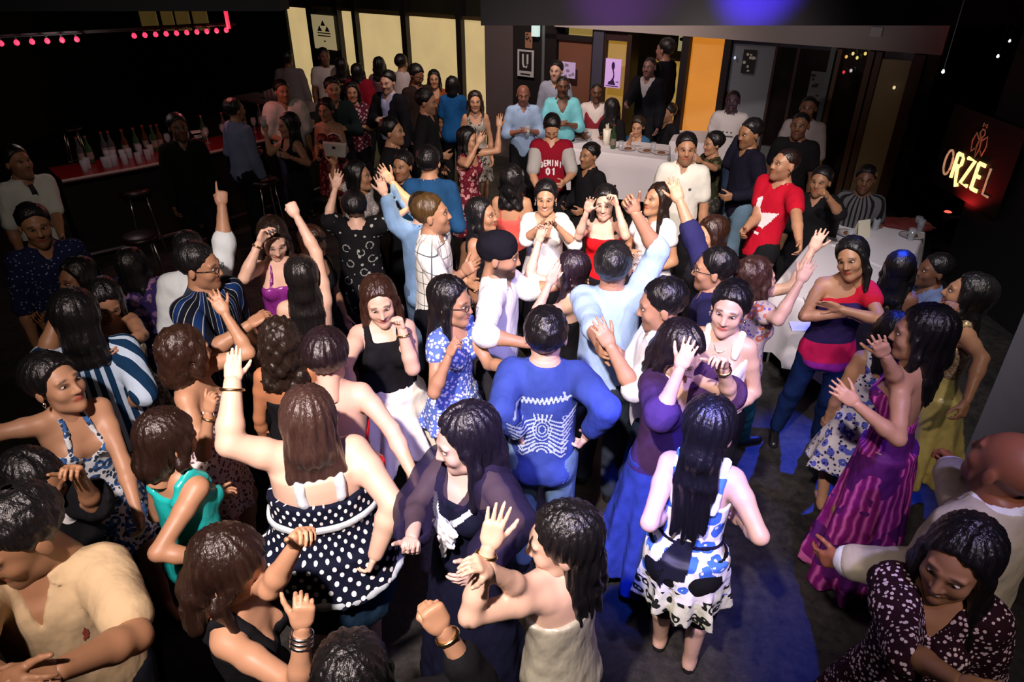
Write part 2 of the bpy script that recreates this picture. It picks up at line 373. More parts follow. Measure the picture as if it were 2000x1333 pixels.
# ---------------------------------------------------------------- hand (right hand, wrist at origin, fingers along +z, palm towards -y, thumb at +x)
HPOSE = {'open': (8, 10, 8, 9, 25, .12), 'relax': (28, 34, 38, 42, 25, .04), 'fist': (82, 86, 88, 88, 60, .0), 'point': (5, 84, 88, 88, 55, .0), 'flat': (4, 4, 5, 8, 12, .0), 'cup': (45, 50, 55, 60, 35, .05), 'v': (5, 6, 86, 88, 55, .1)}
def hand_template(pose, h):
    c = HPOSE[pose]; f = Field((-.07, -.09, -.03), (.1, .04, .2), h)
    f.cap((0, 0, -.02), (0, 0, .01), .024, .026, .02, 1.25)
    f.cap((-.022, 0, .03), (-.027, 0, .078), .017, .014, .02, 1.15); f.cap((-.003, 0, .03), (-.004, 0, .082), .017, .014, .02, 1.15); f.cap((.02, 0, .03), (.022, 0, .08), .018, .014, .02, 1.15)
    f.cap((.018, -.004, .015), (.03, -.008, .045), .017, .015, .02)
    xs = (.027, .0095, -.0085, -.026); base = (.083, .087, .083, .076); ln = (.072, .08, .074, .059)
    for i in range(4):
        p = np.array([xs[i], 0, base[i]]); ang = 0; sx = (1.5 - i) * c[5]
        for j, fr in enumerate((.44, .31, .25)):
            ang += math.radians(c[i] * (1, 1.05, .7)[j]); L = ln[i] * fr
            q = p + L * np.array([math.sin(sx) * math.cos(min(ang, 1.5)), -math.sin(ang), math.cos(ang)])
            f.cap(p, q, .0088 - j * .0007, .0083 - j * .0009, .004 if j == 0 else .002); p = q
    t = math.radians(c[4]); p = np.array([.03, -.006, .03])
    if pose in ('fist', 'point', 'v'):
        pts = [(.03, -.012, .035), (.04, -.030, .062), (.022, -.048, .078), (.0, -.05, .08)]
    else:
        pts = [(.028, -.006, .03), (.05, -.012 - .02 * math.sin(t), .058), (.066, -.018 - .03 * math.sin(t), .082), (.074, -.02 - .05 * math.sin(t), .103)]
    for a, b, r in zip(pts, pts[1:], (.0125, .0105, .009)): f.cap(a, b, r, r * .88, .006)
    return f.mesh()
HANDS = {}
def get_hand(pose, lod):
    k = (pose, lod)
    if k not in HANDS: HANDS[k] = hand_template(pose, (.0055, .0074, .0088)[lod])
    return HANDS[k]

# ---------------------------------------------------------------- people
PZ = np.array([.44, .47, .50, .53, .57, .62, .66, .70, .74, .775, .80, .82, .838, .855, .87])
PF = dict(w=[.120, .160, .172, .170, .150, .126, .128, .136, .142, .148, .150, .140, .100, .062, .050],
          d=[.085, .110, .118, .112, .100, .086, .088, .094, .098, .096, .088, .078, .066, .055, .050], o=[.0, .01, .012, .01, .002, 0, 0, 0, 0, .0, .004, .01, .014, .016, .016])
PM = dict(w=[.118, .146, .150, .147, .140, .135, .139, .148, .155, .158, .154, .134, .098, .072, .060],
          d=[.085, .106, .110, .106, .100, .096, .098, .104, .108, .106, .098, .086, .074, .064, .058], o=[.0, .006, .008, .006, .002, 0, 0, 0, 0, .0, .004, .01, .014, .016, .016])
def two_bone(a, b, l1, l2, pole):
    d = b - a; D = min(np.linalg.norm(d), (l1 + l2) * .999); u = unit(d); x = (l1 * l1 - l2 * l2 + D * D) / (2 * D)
    r = math.sqrt(max(l1 * l1 - x * x, 0)); p = unit(pole - u * (pole @ u)); return a + u * x + p * r
def on_sphere(c, L, px, py, sg):
    d = ray(px, py); d = d / np.linalg.norm(d); t0 = (c - CO) @ d; q = CO + d * t0; h2 = L * L - ((q - c) @ (q - c))
    if h2 <= 0: return c + unit(q - c) * L
    return q - d * math.sqrt(h2) * sg
SPECS = []
def p(label, hx, hy, sex='f', H=None, a=0, **k):
    SPECS.append(dict(label=label, hx=hx, hy=hy, m=sex == 'm', H=H or (1.74 if sex == 'm' else 1.63), a=a, **k))

def solve(sp):
    """joints in world space from the spec"""
    H = sp['H']; S = H / 1.7; lift = sp.get('lift', 0); zc = sp.get('z', .93 * H) + lift; J = {}
    hd = P(sp['hx'], sp['hy'], zc); pz = zc - .40 * H; base = np.array([hd[0], hd[1], 0.])
    if 'hip' in sp: q = P(*sp['hip'], pz); pel = np.array([q[0], q[1], pz])
    else: pel = np.array([hd[0], hd[1], pz])
    view = unit(np.array([hd[0], hd[1], 0.])); right = np.array([view[1], -view[0], 0.])
    def yaw(a): a = math.radians(a); return -view * math.cos(a) + right * math.sin(a)
    f = yaw(sp['a']); l = np.cross([0, 0, 1.], f); hyaw = sp.get('hd', (sp['a'], 0, 0))
    nb = hd - .078 * H * np.array([0, 0, 1.]) - f * .012
    if 'hip' not in sp: pel = pel - f * .02; 
    root = np.array([pel[0], pel[1], 0.]) if 'feet' not in sp else np.array([hd[0], hd[1], 0.])
    if 'feet' in sp: q = [P(x, y, 0) for x, y in sp['feet']]; root = (q[0] + q[1]) / 2
    root[2] = lift
    R = np.stack([l, -f, np.array([0, 0, 1.])], 1)
    J['root'] = root; J['R'] = R; J['dist'] = np.linalg.norm(hd - CO)
    u = unit(nb - pel); lt = unit(l - u * (l @ u)); bt = np.cross(u, lt)
    J['T'] = (pel, lt, bt, u)
    ff = yaw(hyaw[0]); hl = np.cross([0, 0, 1.], ff); Mh = np.stack([hl, -ff, np.array([0, 0, 1.])], 1)
    Mh = Mh @ rot([1, 0, 0], math.radians(hyaw[1])) @ rot([0, 1, 0], math.radians(hyaw[2]))
    J['Mh'] = Mh; J['hd'] = hd; J['nb'] = nb
    sw = (.158 if sp['m'] else .136) * S * (1 + .35 * (sp.get('fat', 1) - 1))
    L1, L2 = .180 * H, .150 * H
    for s, nm in ((-1, 'R'), (1, 'L')):
        sh = nb - u * (.043 if sp['m'] else .040) * H + lt * s * sw; A = sp.get(nm, 'down')
        if isinstance(A, str):
            dn = np.array([0, 0, -1.])
            if A == 'down': E = sh + L1 * unit(dn + lt * s * .22 - bt * .02); W = E + L2 * unit(dn + lt * s * .05 - bt * .25); pose = 'relax'
            elif A == 'bent': E = sh + L1 * unit(dn + lt * s * .25 + bt * .15); W = E + L2 * unit(dn * .15 - bt * 1. - lt * s * .35); pose = 'relax'
            elif A == 'up': E = sh + L1 * unit(dn + lt * s * .3 - bt * .5); W = E + L2 * unit(-dn * .9 - bt * .4 - lt * s * .2); pose = 'relax'
            elif A == 'chest': E = sh + L1 * unit(dn + lt * s * .3 - bt * .25); W = E + L2 * unit(-dn * .35 - bt * .7 - lt * s * .8); pose = 'relax'
            elif A == 'cross': E = sh + L1 * unit(dn + lt * s * .3 - bt * .4); W = E + L2 * unit(dn * .02 - bt * .35 - lt * s * 1.); pose = 'flat'
            palm = None
        else:
            A = list(A); ex, ey, hx, hy = A[:4]; pose = next((x for x in A[4:] if isinstance(x, str) and x in HPOSE), 'relax'); sg = [x for x in A[4:] if not isinstance(x, str)] or [1, 1]
            palm = next((x for x in A[4:] if x in ('c', 'a')), None)
            E0 = on_sphere(sh, L1, ex, ey, sg[0])
            if E0[2] > sh[2] + .03: sh = sh + u * .035 * S - lt * s * .02; E0 = on_sphere(sh, L1, ex, ey, sg[0])
            E = E0; W = on_sphere(E, L2 + .05 * S, hx, hy, sg[1]); W = E + unit(W - E) * L2
        J['arm' + nm] = (sh, E, W, pose, palm)
        hip = pel + lt * s * .088 * S - np.array([0, 0, .0 * H])
        if sp.get('sit'): kn = hip - bt * .25 * H * .98 - np.array([0, 0, .02]); ft = kn + np.array([0, 0, -.26 * H]) ; ft[2] = .07
        else:
            if 'feet' in sp: q = P(*sp['feet'][0 if s < 0 else 1], 0); ft = np.array([q[0], q[1], .075])
            else: st = sp.get('st', .1); ft = np.array([root[0], root[1], .075]) + l * s * st * S + (f * .06 * s)
            ft[2] += lift
            kn = two_bone(hip, ft, .245 * H, .247 * H, f + .15 * l * s)
            if np.linalg.norm(ft - hip) > .49 * H: kn = (hip + ft) / 2
        J['leg' + nm] = (hip, kn, ft)
    return J

def build(sp):
    J = solve(sp); H = sp['H']; S = H / 1.7; m = sp['m']; fat = sp.get('fat', 1.); root, R = J['root'], J['R']
    far = J['dist']; h = sp.get('vox') or float(np.clip(far * .0037, .0115, .023)); lod = 0 if far < 3.4 else (1 if far < 5.6 else 2)
    TL = lambda q: (np.asarray(q) - root) @ R
    pel = TL(J['T'][0]); T = np.stack([J['T'][i] @ R for i in (1, 2, 3)], 1)     # columns: left, back, up in local frame
    pr = PM if m else PF; Wd, Dd, Od = [np.array(pr[k]) * S for k in 'wdo']; bl = np.exp(-((PZ - .6) / .12) ** 2)
    ff = 1 + (fat - 1) * (.55 + .6 * bl); ff = np.where(PZ > .8, 1 + (fat - 1) * .45, ff); Wd = Wd * ff; Dd = Dd * (1 + (fat - 1) * 1.15 * np.where(PZ > .8, .4, 1))
    ZZ = (PZ - .53) * H
    hd = TL(J['hd']); Mh = R.T @ J['Mh']; nb = TL(J['nb'])
    arms = {}
    for nm in 'RL': sh, E, W, pose, palm = J['arm' + nm]; arms[nm] = (TL(sh), TL(E), TL(W), pose, palm)
    legs = {nm: [TL(x) for x in J['leg' + nm]] for nm in 'RL'}
    def tf(X, Y, Z):
        x, y, z = X - pel[0], Y - pel[1], Z - pel[2]
        return [T[0][i] * x + T[1][i] * y + T[2][i] * z for i in range(3)]
    def world(x, y, z): return pel + T @ np.array([x, y, z])
    def torso(f, inf, z0, z1, top=None, k=.03, loose=0, flare=None):
        lo, hi = (z0 - .53) * H, (z1 - .53) * H
        dz = ZZ[None]
        def fn(X, Y, Z):
            x, y, z = tf(X, Y, Z)
            zz = ZZ; w = np.interp(z, zz, Wd + inf + loose * np.exp(-((PZ - .6) / .1) ** 2)); d = np.interp(z, zz, Dd + inf + loose * np.exp(-((PZ - .6) / .1) ** 2)); o = np.interp(z, zz, Od)
            r = (np.sqrt((x / w) ** 2 + ((y - o) / d) ** 2) - 1) * np.minimum(w, d)
            r = np.maximum(r, np.maximum(z - hi, lo - z))
            if top is not None: r = np.maximum(r, (z - top(x, y, z)) * .8)
            return r
        r = max(Wd.max(), .2) + inf + .03; a, b = world(0, 0, lo), world(0, 0, hi)
        f.un(fn, np.minimum(a, b) - [r, r, .03], np.maximum(a, b) + [r, r, .03], k)
    def bust(f, inf, k=.03):
        if m: return
        for s in (-1, 1):
            f.ell(world(s * .068 * S * fat ** .5, -(.062 * S * fat + .012), (.735 - .53) * H), np.array([.058, .056, .06]) * S * fat ** .6 + inf, k)
    def seat(f, inf, k=.03):
        if sp.get('sit'): return
        for s in (-1, 1): f.ell(world(s * .07 * S * fat, .055 * S * fat, (.495 - .53) * H), np.array([.08, .075, .085]) * S * fat ** .8 + inf, k)
    ak = (1.17 if m else 1.0) * (1 + .75 * (fat - 1)) * S
    def arm(f, nm, inf=0, a=0., b=2., k=.03, cuff=0):
        sh, E, W = arms[nm][:3]; sd = T[:, 0] * (1 if nm == 'L' else -1)
        def at(t): return sh + (E - sh) * t if t <= 1 else E + (W - E) * (t - 1)
        if a <= 0:
            f.cap(nb + (sh - nb) * .30 - T[:, 2] * .012 * S, sh - sd * .02, .033 * ak + inf * .4, .043 * ak + inf * .8, .035)
            e = min(b, 1); f.cap(sh, at(.35 * e), .046 * ak + inf, .044 * ak + inf, .03); f.cap(at(.35 * e), at(e), .045 * ak + inf, (.045 - .009 * e) * ak + inf + cuff * (b <= 1), .02)
        if b > 1:
            mid = at(1 + .3 * (b - 1)); e = b - 1
            f.cap(at(1), mid, .0355 * ak + inf, .0375 * ak + inf, .02); f.cap(mid, at(b), .037 * ak + inf, (.037 - .0125 * e) * ak + inf + cuff, .02)
    def leg(f, nm, inf=0, b=2., k=.03, wide=0, foot=False):
        hip, kn, ft = legs[nm]; an = ft + np.array([0, .015, 0]); q = (1 + .8 * (fat - 1)) * S * (1.0 if not m else 1.02)
        def at(t): return hip + (kn - hip) * t if t <= 1 else kn + (an - kn) * (t - 1)
        e = min(b, 1); f.cap(hip, at(e), .086 * q + inf, (.086 - .031 * e) * q + inf + wide * e, .04)
        if b > 1:
            mid = at(1 + .3 * (b - 1)) + np.array([0, .012, 0]); e = b - 1
            f.cap(at(1), mid, .054 * q + inf + wide, .055 * q + inf + wide, .03); f.cap(mid, at(b), .054 * q + inf + wide, (.054 - .019 * e) * q + inf + wide * 1.4, .03)
        if foot:
            tl = sp.get('heel', 0); f.cap(an, an + [0, .02, -.035], .034 * S, .032 * S, .02); f.cap(an + [0, .01, -.03], ft + [0, -.13 * S, -.045 + .0], .03 * S, .026 * S, .02)
    ext = [hd + .14, hd - .14] + [pel + .24 * fat, pel - .24 * fat, nb + .2, nb - .2]
    for nm in 'RL': ext += [x + d for x in arms[nm][:3] for d in (.06 * ak, -.06 * ak)] + [x + d for x in legs[nm] for d in (.1 * fat, -.1 * fat)] + [legs[nm][2] + [0, -.17, -.07]]
    ext = np.array(ext); lo, hi = ext.min(0), ext.max(0)
    lo[2] = max(lo[2], -.0)
    out = {'J': J, 'parts': [], 'sp': sp}
    # ---- body
    f = Field(lo, hi, h * (1.12 if far > 3.4 else 1.05)); torso(f, 0, .44, .87, k=0); bust(f, 0); seat(f, 0)
    nr = (.058 if m else .047) * S
    nk = hd + Mh @ np.array([0, .018, -.07]) ; f.cap(nb - T[:, 2] * .03, nk, nr * 1.12, nr, .03)
    covered = any(g_[2].get('legs', 0) > 1.9 for g_ in sp.get('wear', ()))
    for nm in 'RL':
        arm(f, nm)
        if covered: hp, kn_ = legs[nm][:2]; f.cap(hp, hp + (kn_ - hp) * .3, .08 * S * fat, .07 * S * fat, .03)
        else: leg(f, nm, foot=True)
    if covered: lo2 = 0
    v, q = f.mesh(); att = np.zeros((len(v), 3), np.float32); V = [v]; Q = [q]; A = [att]; n = len(v)
    hs = S * sp.get('hsz', 1.13 if far < 4.2 else 1.05)
    hv, hq, ha = get_head(m, min(lod + (abs(((sp.get('hd', (sp['a'],))[0] + 180) % 360) - 180) > 130), 2)); V.append((hv * hs) @ Mh.T + hd); Q.append(hq + n)
    ha = ha.copy(); ha[:, 2] *= sp.get('smile', 0)
    if sp.get('beard'):
        x, y, z = hv.T; ha[:, 1] = np.maximum(ha[:, 1], .92 * np.clip((-.028 - z) / .02, 0, 1) * np.clip((.035 - y) / .03, 0, 1) * np.clip((z + .135) / .02, 0, 1) * (1 - ha[:, 0]) * ((np.abs(x) > .03) | (z < -.066) | (z > -.049)))
    if sp.get('lips'): ha[:, 0] = np.minimum(1, ha[:, 0] * sp['lips'])
    A.append(ha); n += len(hv)
    for nm in 'RL':
        sh, E, W, pose, palm = arms[nm]; z = unit(W - E); side = -1 if nm == 'R' else 1
        gv, gq = get_hand(pose, lod); gv = gv * (.98 if m else .90) * S
        view = TL(CO) - W
        if palm == 'c': pn = unit(view)
        elif palm == 'a': pn = -unit(view)
        else: pn = -T[:, 0] * side - T[:, 1] * .5
        if sp.get('bend' + nm): z = unit(z + sp['bend' + nm] * pn)
        pn = unit(pn - z * (pn @ z)); y = -pn; x = np.cross(y, z)
        if nm == 'L': gv = gv * [-1, 1, 1]; gq = gq[:, ::-1]
        V.append(gv @ np.stack([x, y, z]) + W); Q.append(gq + n); A.append(np.zeros((len(gv), 3))); n += len(gv)
        arms[nm] = (sh, E, W, pose, palm, np.stack([x, y, z]))
    out['body'] = (np.concatenate(V), np.concatenate(Q), np.concatenate(A))
    # ---- garments
    seam = 1 if abs(((sp['a'] + 180) % 360) - 180) > 90 else -1
    def wrap(v):
        l = (v - pel) @ T; return np.stack([np.arctan2(l[:, 0], seam * l[:, 1]) * .17 * fat, l[:, 2], l[:, 1]], 1)
    g0 = np.array([v - .03 for v in lo]); g1 = np.array([v + .03 for v in hi])
    def garment(name, mat, g):
        inf = g.get('inf', .010); z0 = g.get('z0', .49); z1 = g.get('z1', .87)
        l2, h2 = lo - .04, hi + .04
        f = Field(l2 - [.12 * ('hem' in g)] * 3, h2 + [.12 * ('hem' in g), .12 * ('hem' in g), 0], h * (1.45 if g.get('legs') and 'feet' not in sp else 1))
        if g.get('legs'):
            for nm in 'RL': leg(f, nm, inf, g['legs'], wide=g.get('wide', .0))
            torso(f, inf + .003, .44, g.get('z1', .56), k=.03); seat(f, inf)
            hz = pel[2]; 
        else:
            zf, zb, sl = g.get('zf', .85), g.get('zb', .86), g.get('slope', 0); vv = g.get('v')
            def top(x, y, z):
                t = np.clip(.5 - y / .08, 0, 1); r = (zb + (zf - zb) * t - .53) * H + sl * x
                if vv: r = np.where(y < 0, np.minimum(r, (vv[0] - .53) * H + np.abs(x) * vv[1]), r)
                return r
            if not g.get('noT'): torso(f, inf, z0, z1, top, k=0, loose=g.get('loose', 0))
            if z0 < .72 < z1 and not m and not g.get('noT'):
                f2 = Field(f.o + 2 * h, f.o + 2 * h, h); f2.__dict__.update(o=f.o, h=h, ax=f.ax, F=np.full_like(f.F, .5)); bust(f2, inf * .8, .02)
                X, Y, Z = f.ax[0][:, None, None], f.ax[1][None, :, None], f.ax[2][None, None, :]; tx, ty, tz = tf(X, Y, Z)
                f2.F = np.maximum(f2.F, np.where(np.abs(ty) < 9, (tz - top(tx, ty, tz)) * .8, 0)).astype(np.float32)
                t = np.maximum(.02 - np.abs(f.F - f2.F), 0); f.F = np.minimum(f.F, f2.F) - t * t / .08
            if z0 < .5: seat(f, inf * .6)
            if 'hem' in g:                                     # skirt : hem height fraction, half width at the hem
                zh, wh = g['hem']; mid = (legs['R'][2] + legs['L'][2]) / 2; zt_ = pel[2] + (.0) * H; zhm = zh * H; wob = g.get('wob', .012)
                def fn(X, Y, Z):
                    t = np.clip((zt_ - Z) / max(zt_ - zhm, .05), 0, 1); cx = pel[0] + (mid[0] - pel[0]) * t * (zt_ - zhm) / zt_; cy = pel[1] + (mid[1] - pel[1]) * t * (zt_ - zhm) / zt_ + .01
                    w0 = .178 * S * fat + inf; e = t ** .8; w = w0 + (wh - w0) * e; d = .125 * S * fat + inf + (wh * .85 - .125 * S * fat) * e
                    dx, dy = X - cx, Y - cy; an = np.arctan2(dx, dy); k = 1 + wob / .2 * t * (np.sin(9 * an + 3) + .6 * np.sin(15 * an + 1))
                    r = (np.sqrt((dx / (w * k)) ** 2 + (dy / (d * k)) ** 2) - 1) * .14
                    return np.maximum(r, np.maximum(zhm + .02 * np.sin(3 * an) - Z, Z - zt_ - .05))
                f.un(fn, np.array([min(pel[0], mid[0]) - .4, min(pel[1], mid[1]) - .4, zhm - .05]), np.array([max(pel[0], mid[0]) + .4, max(pel[1], mid[1]) + .4, zt_ + .06]), .03)
            if g.get('ring'):
                zr, wr_, rr_ = g['ring']; mid = (legs['R'][2] + legs['L'][2]) / 2; t_ = 1 - zr * H / max(pel[2], .1); cc = pel + (mid - pel) * t_; cc[2] = zr * H
                pr_ = [cc + np.array([wr_ * math.sin(a_), .01 + wr_ * .85 * math.cos(a_), .012 * math.sin(3 * a_)]) for a_ in np.linspace(0, 2 * math.pi, 29)]
                for a_, b_ in zip(pr_, pr_[1:]): f.cap(a_, b_, rr_, rr_, .01)
            sv = g.get('slv', 0); slvs = sv if isinstance(sv, (tuple, list)) else (sv, sv)
            for nm, s_ in zip('RL', slvs):
                if s_: arm(f, nm, inf + .002 + g.get('slw', .004), 0, s_, cuff=g.get('cuff', .004))
            if g.get('neck', 0):                                # neck opening for tees and shirts
                r0 = g['neck']; c = nb + T[:, 2] * .0; 
                vz = (g.get('vn', .835) - .53) * H
                def keep(X, Y, Z):
                    x, y, z = tf(X, Y, Z); s1 = r0 * S - np.sqrt(x * x + (y - .012) ** 2 * 1.1); s1 = np.minimum(s1, z - (.835 - .53) * H)
                    wv = np.maximum((z - vz) * g.get('vs', .4), 0); s2 = np.minimum(wv - np.abs(x), np.minimum(-y, z - vz)); return np.maximum(s1, s2)
                f.cut(keep)
            if g.get('open'):                                   # jacket or waistcoat front
                wv, z_ = g['open']
                def keep2(X, Y, Z):
                    x, y, z = tf(X, Y, Z); return np.minimum(wv * (.4 + np.clip((z - (z_ - .53) * H) / (.3 * H), -.4, 1)) - np.abs(x), -y)
                f.cut(keep2)
            for st in g.get('straps', ()):                      # 'wide','thin','halter','one'
                r = {'wide': .022, 'thin': .007, 'halter': .014}[st] ; ztf = (zf + .005 - .53) * H
                for s in g.get('sides', (-1, 1)):
                    if st == 'halter': pts = [(s * .07, ztf - .02), (s * .05, (.80 - .53) * H), (s * .045, (.835 - .53) * H)]
                    else: pts = [(s * .075, ztf - .02), (s * .085, (.79 - .53) * H), (s * .09, (.815 - .53) * H)]
                    q3 = []
                    for x, z in pts:
                        w, d, o = [np.interp(z, ZZ, a) for a in (Wd, Dd, Od)]; y = o - d * math.sqrt(max(1 - (x / w) ** 2, .05)) - .004
                        if z < (.77 - .53) * H and not m: y -= .03
                        q3.append(world(x, y, z))
                    if st == 'halter': q3.append(world(s * .04, .055, (.85 - .53) * H)); q3.append(world(0, .072, (.852 - .53) * H))
                    else:
                        q3.append(world(s * .09, .0, (.836 - .53) * H + .03 * S)); q3.append(world(s * .085, .05, (.822 - .53) * H + .012))
                        for z in (.79, .75, .72):
                            if z < zb - .01: break
                            zz = (z - .53) * H; w, d, o = [np.interp(zz, ZZ, a) for a in (Wd, Dd, Od)]; x = s * .08; q3.append(world(x, o + d * math.sqrt(max(1 - (x / w) ** 2, .05)) + .003, zz))
                        zz = (zb - .005 - .53) * H; w, d, o = [np.interp(zz, ZZ, a) for a in (Wd, Dd, Od)]; q3.append(world(s * .075, o + d * .88 + .003, zz))
                    for a_, b_ in zip(q3, q3[1:]): f.cap(a_, b_, max(r, h * .55), max(r, h * .55), .006)
            if g.get('collar'):
                c = nb + T[:, 2] * .012; R1 = nr + .016
                ring = [c + T @ np.array([R1 * math.sin(t), R1 * math.cos(t) * 1.0 + .004, .012 * math.cos(t)]) for t in np.linspace(-2.5, 2.5, 15)]
                for a_, b_ in zip(ring, ring[1:]): f.cap(a_, b_, .011, .011, .005)
                for s, e in ((-1, ring[0]), (1, ring[-1])): f.cap(e, e + T @ np.array([s * .03, -.022, -.035]), .010, .008, .005)
        f.noise(g.get('wr', .0035 if far < 5 else .003), 30, sp['hx'] * .1)
        r = f.mesh()
        if r is None: return
        out['parts'].append((name, mat, r[0], r[1], wrap(r[0])))
    for g in sp.get('wear', ()): garment(g[0], g[1], g[2])
    # ---- hair
    hk = sp.get('hair', ('short', (.01, .008, .007)))
    kind, hcol = hk[0], hk[1]; Lh = hk[2] if len(hk) > 2 else .3
    if kind != 'bald':
        hh = float(np.clip(h * .8, .0090, .0165)); c = hd
        def W(x, y, z): return c + Mh @ (np.array([x, y, z]) * hs)
        drop = kind in ('long', 'curly', 'bob', 'pony')
        cl, ch = c - .16, c + .16
        if drop: cl = cl - [.03, .03, Lh]; ch = ch + [.03, .06, .02]
        f = Field(cl, ch, hh)
        inf = {'short': .012, 'buzz': .003, 'turban': .008}.get(kind, .019)
        f.ell(W(0, {'turban': .018, 'buzz': .022}.get(kind, .031), {'turban': .034, 'buzz': .036}.get(kind, .046)), (np.array([.077, .094, .083]) * (1.03 if m else 1) + inf) * hs, 0, Mh)
        ys = [-.13, -.09, -.075, -.06, -.045, -.02, .02, .06, .12]
        zm = {'short': [.125, .116, .104, .088, .055, .018, -.04, -.066, -.085], 'buzz': [.115, .105, .095, .078, .055, .025, -.02, -.05, -.06], 'turban': [.06, .055, .05, .048, .04, .02, -.005, -.02, -.03]}.get(kind, [.13, .12, .108, .090, .050, -.02, -.07, -.09, -.1])
        fringe = sp.get('fringe', 0)
        def keep(X, Y, Z):
            x, y, z = X - c[0], Y - c[1], Z - c[2]; a, b, d = [(Mh[0][i] * x + Mh[1][i] * y + Mh[2][i] * z) / hs for i in range(3)]
            return np.interp(b, ys, np.array(zm) - fringe * np.array([1, 1, 1, 1, .8, .3, 0, 0, 0])) - d + .004 * np.sin(a * 170 + sp['hx']) * np.sin(b * 90)
        f.cut(keep)
        if kind == 'turban':
            f.ell(W(0, .026, .062), np.array([.086, .100, .066]) * hs, .03, Mh @ rot([1, 0, 0], -.35)); f.ell(W(0, .01, .045), np.array([.087, .102, .036]) * hs, .02, Mh @ rot([1, 0, 0], .3))
            for k_ in range(5): f.ell(W(0, .012, .045 + .012 * k_), np.array([.0875 - .006 * k_, .1045 - .006 * k_, .012]) * hs, .003, Mh @ rot([0, 1, 0], .28) @ rot([1, 0, 0], .25))
        if drop:
            bk = T[:, 1] * 1.0; bk[2] = 0; bw = hk[3] if len(hk) > 3 else 1.; q0 = W(0, .045, .0); q1 = W(0, .058, -.085); q2 = q1 + bk * .035 + [0, 0, -.12]; q3 = q1 + bk * .05 + [0, 0, -max(Lh - .1, .1)]
            f.cap(q0, q1, .078 * hs * bw, .07 * hs * bw, .03)
            rr = .024 * bw
            for s, le in ((-1, .06), (-.62, -.01), (-.2, .03), (.2, .0), (.6, .045), (1, .02)):
                o1 = T[:, 0] * s * .052 * bw; o2 = T[:, 0] * s * .066 * bw
                if Lh > .14: f.cap(q1 + o1, q2 + o2 - bk * abs(s) * .012, rr + .012, rr + .006, .02); f.cap(q2 + o2 - bk * abs(s) * .012, q3 + o2 * 1.0 + [0, 0, le], rr + .004, rr * .42, .014)
            sd = sp.get('locks', (1, 1))
            for s, on in zip((-1, 1), sd):
                if on:
                    e = W(s * .078, -.012, .01); g1_ = W(s * .088, -.004, -.07); f.cap(W(s * .06, -.02, .055), e, .022, .022, .02); f.cap(e, g1_, .024 * bw, .026 * bw, .02)
                    if Lh > .14: f.cap(g1_, g1_ + T @ np.array([s * .012, -.045 * on, -min(Lh * .55, .2)]), .026 * bw, .016, .02)
        if kind in ('bun', 'pony'): f.ell(W(0, .115, .03 if kind == 'bun' else .0), np.array([.045, .04, .045]) * hs, .015)
        if kind == 'bun': pass
        if kind == 'turban': pass
        elif kind in ('curly',) or sp.get('curl'):
            f.noise(.013 if kind == 'curly' else .008, 75, 1.); f.noise(.004, 140, 2.)
        elif kind in ('long', 'bob', 'pony', 'bun'):
            X, Y = f.ax[0][:, None, None] - c[0], f.ax[1][None, :, None] - c[1] - .02; Z = f.ax[2][None, None, :]
            if kind in ('long', 'bob') and not sp.get('nopart'):
                q = [Mh[0][i] * X + Mh[1][i] * (Y + .02) + Mh[2][i] * (Z - c[2]) for i in (0, 1)]
                f.F += (.013 * np.exp(-(q[0] / .006) ** 2) * (q[1] < .05) * (Z > c[2])).astype(np.float32)
            f.F += (.0042 * np.sin(19 * np.arctan2(X, Y) + 2.5 * np.sin(11 * Z + sp['hx']) + sp['hy'])).astype(np.float32)
        elif kind == 'short': f.noise(.0055, 85, sp['hx']); f.noise(.003, 170, 2.)
        r = f.mesh()
        if r is not None: out['parts'].append(('turban' if kind == 'turban' else 'hair', ('#cloth', hcol) if kind == 'turban' else ('#hair', hcol), r[0], r[1], None))
    out.update(hd=hd, Mh=Mh, hs=hs, arms=arms, legs=legs, T=T, pel=pel, nb=nb, nr=nr, S=S, lod=lod, ak=ak, world=world, prof=(ZZ, Wd, Dd, Od))
    return out

EYE = None
def shoe_mesh():
    if 'shoe' not in MATS:
        f = Field((-.08, -.22, -.01), (.08, .12, .14), .019); f.cap([0, .035, .03], [0, -.14, .022], .036, .034, .02); f.cap([0, .015, .03], [0, .015, .10], .037, .04, .03); f.cut(lambda X, Y, Z: .002 - Z); r_ = f.mesh()
        MATS['shoe'] = np_mesh('shoe', r_[0], r_[1], [plain('shoe black', (.008, .008, .008), .35)])
    return MATS['shoe']
def eye_mesh():
    mb = MB(); n = 12; rings = [(0, 1.), (.22, .975), (.22, .975), (.5, .86), (.5, .86), (.8, .6), (1., 0.)]
    mb.v = []; R = [(math.sin(a), math.cos(a)) for a in (0.0001, .28, .56, .95, 1.5)]
    for r, y in R:
        for i in range(n): mb.v.append((r * math.cos(2 * math.pi * i / n) * (.86 if .1 < r < .7 else 1), -y, min(.96, r * (1.7 if .1 < r < .7 else 1)) * math.sin(2 * math.pi * i / n)))
    for j in range(len(R) - 1):
        for i in range(n): mb.f.append((j * n + i, j * n + (i + 1) % n, (j + 1) * n + (i + 1) % n, (j + 1) * n + i)); mb.m.append(1 if j < 2 else 0)
    return mb.mesh('eye', [plain('eye white', (.50, .46, .43), .3), plain('iris', (.015, .008, .005), .15)], True)
def M4(M, loc):
    m = Matrix.Identity(4)
    for i in range(3):
        for j in range(3): m[i][j] = float(M[i][j])
        m[i][3] = float(loc[i])
    return m
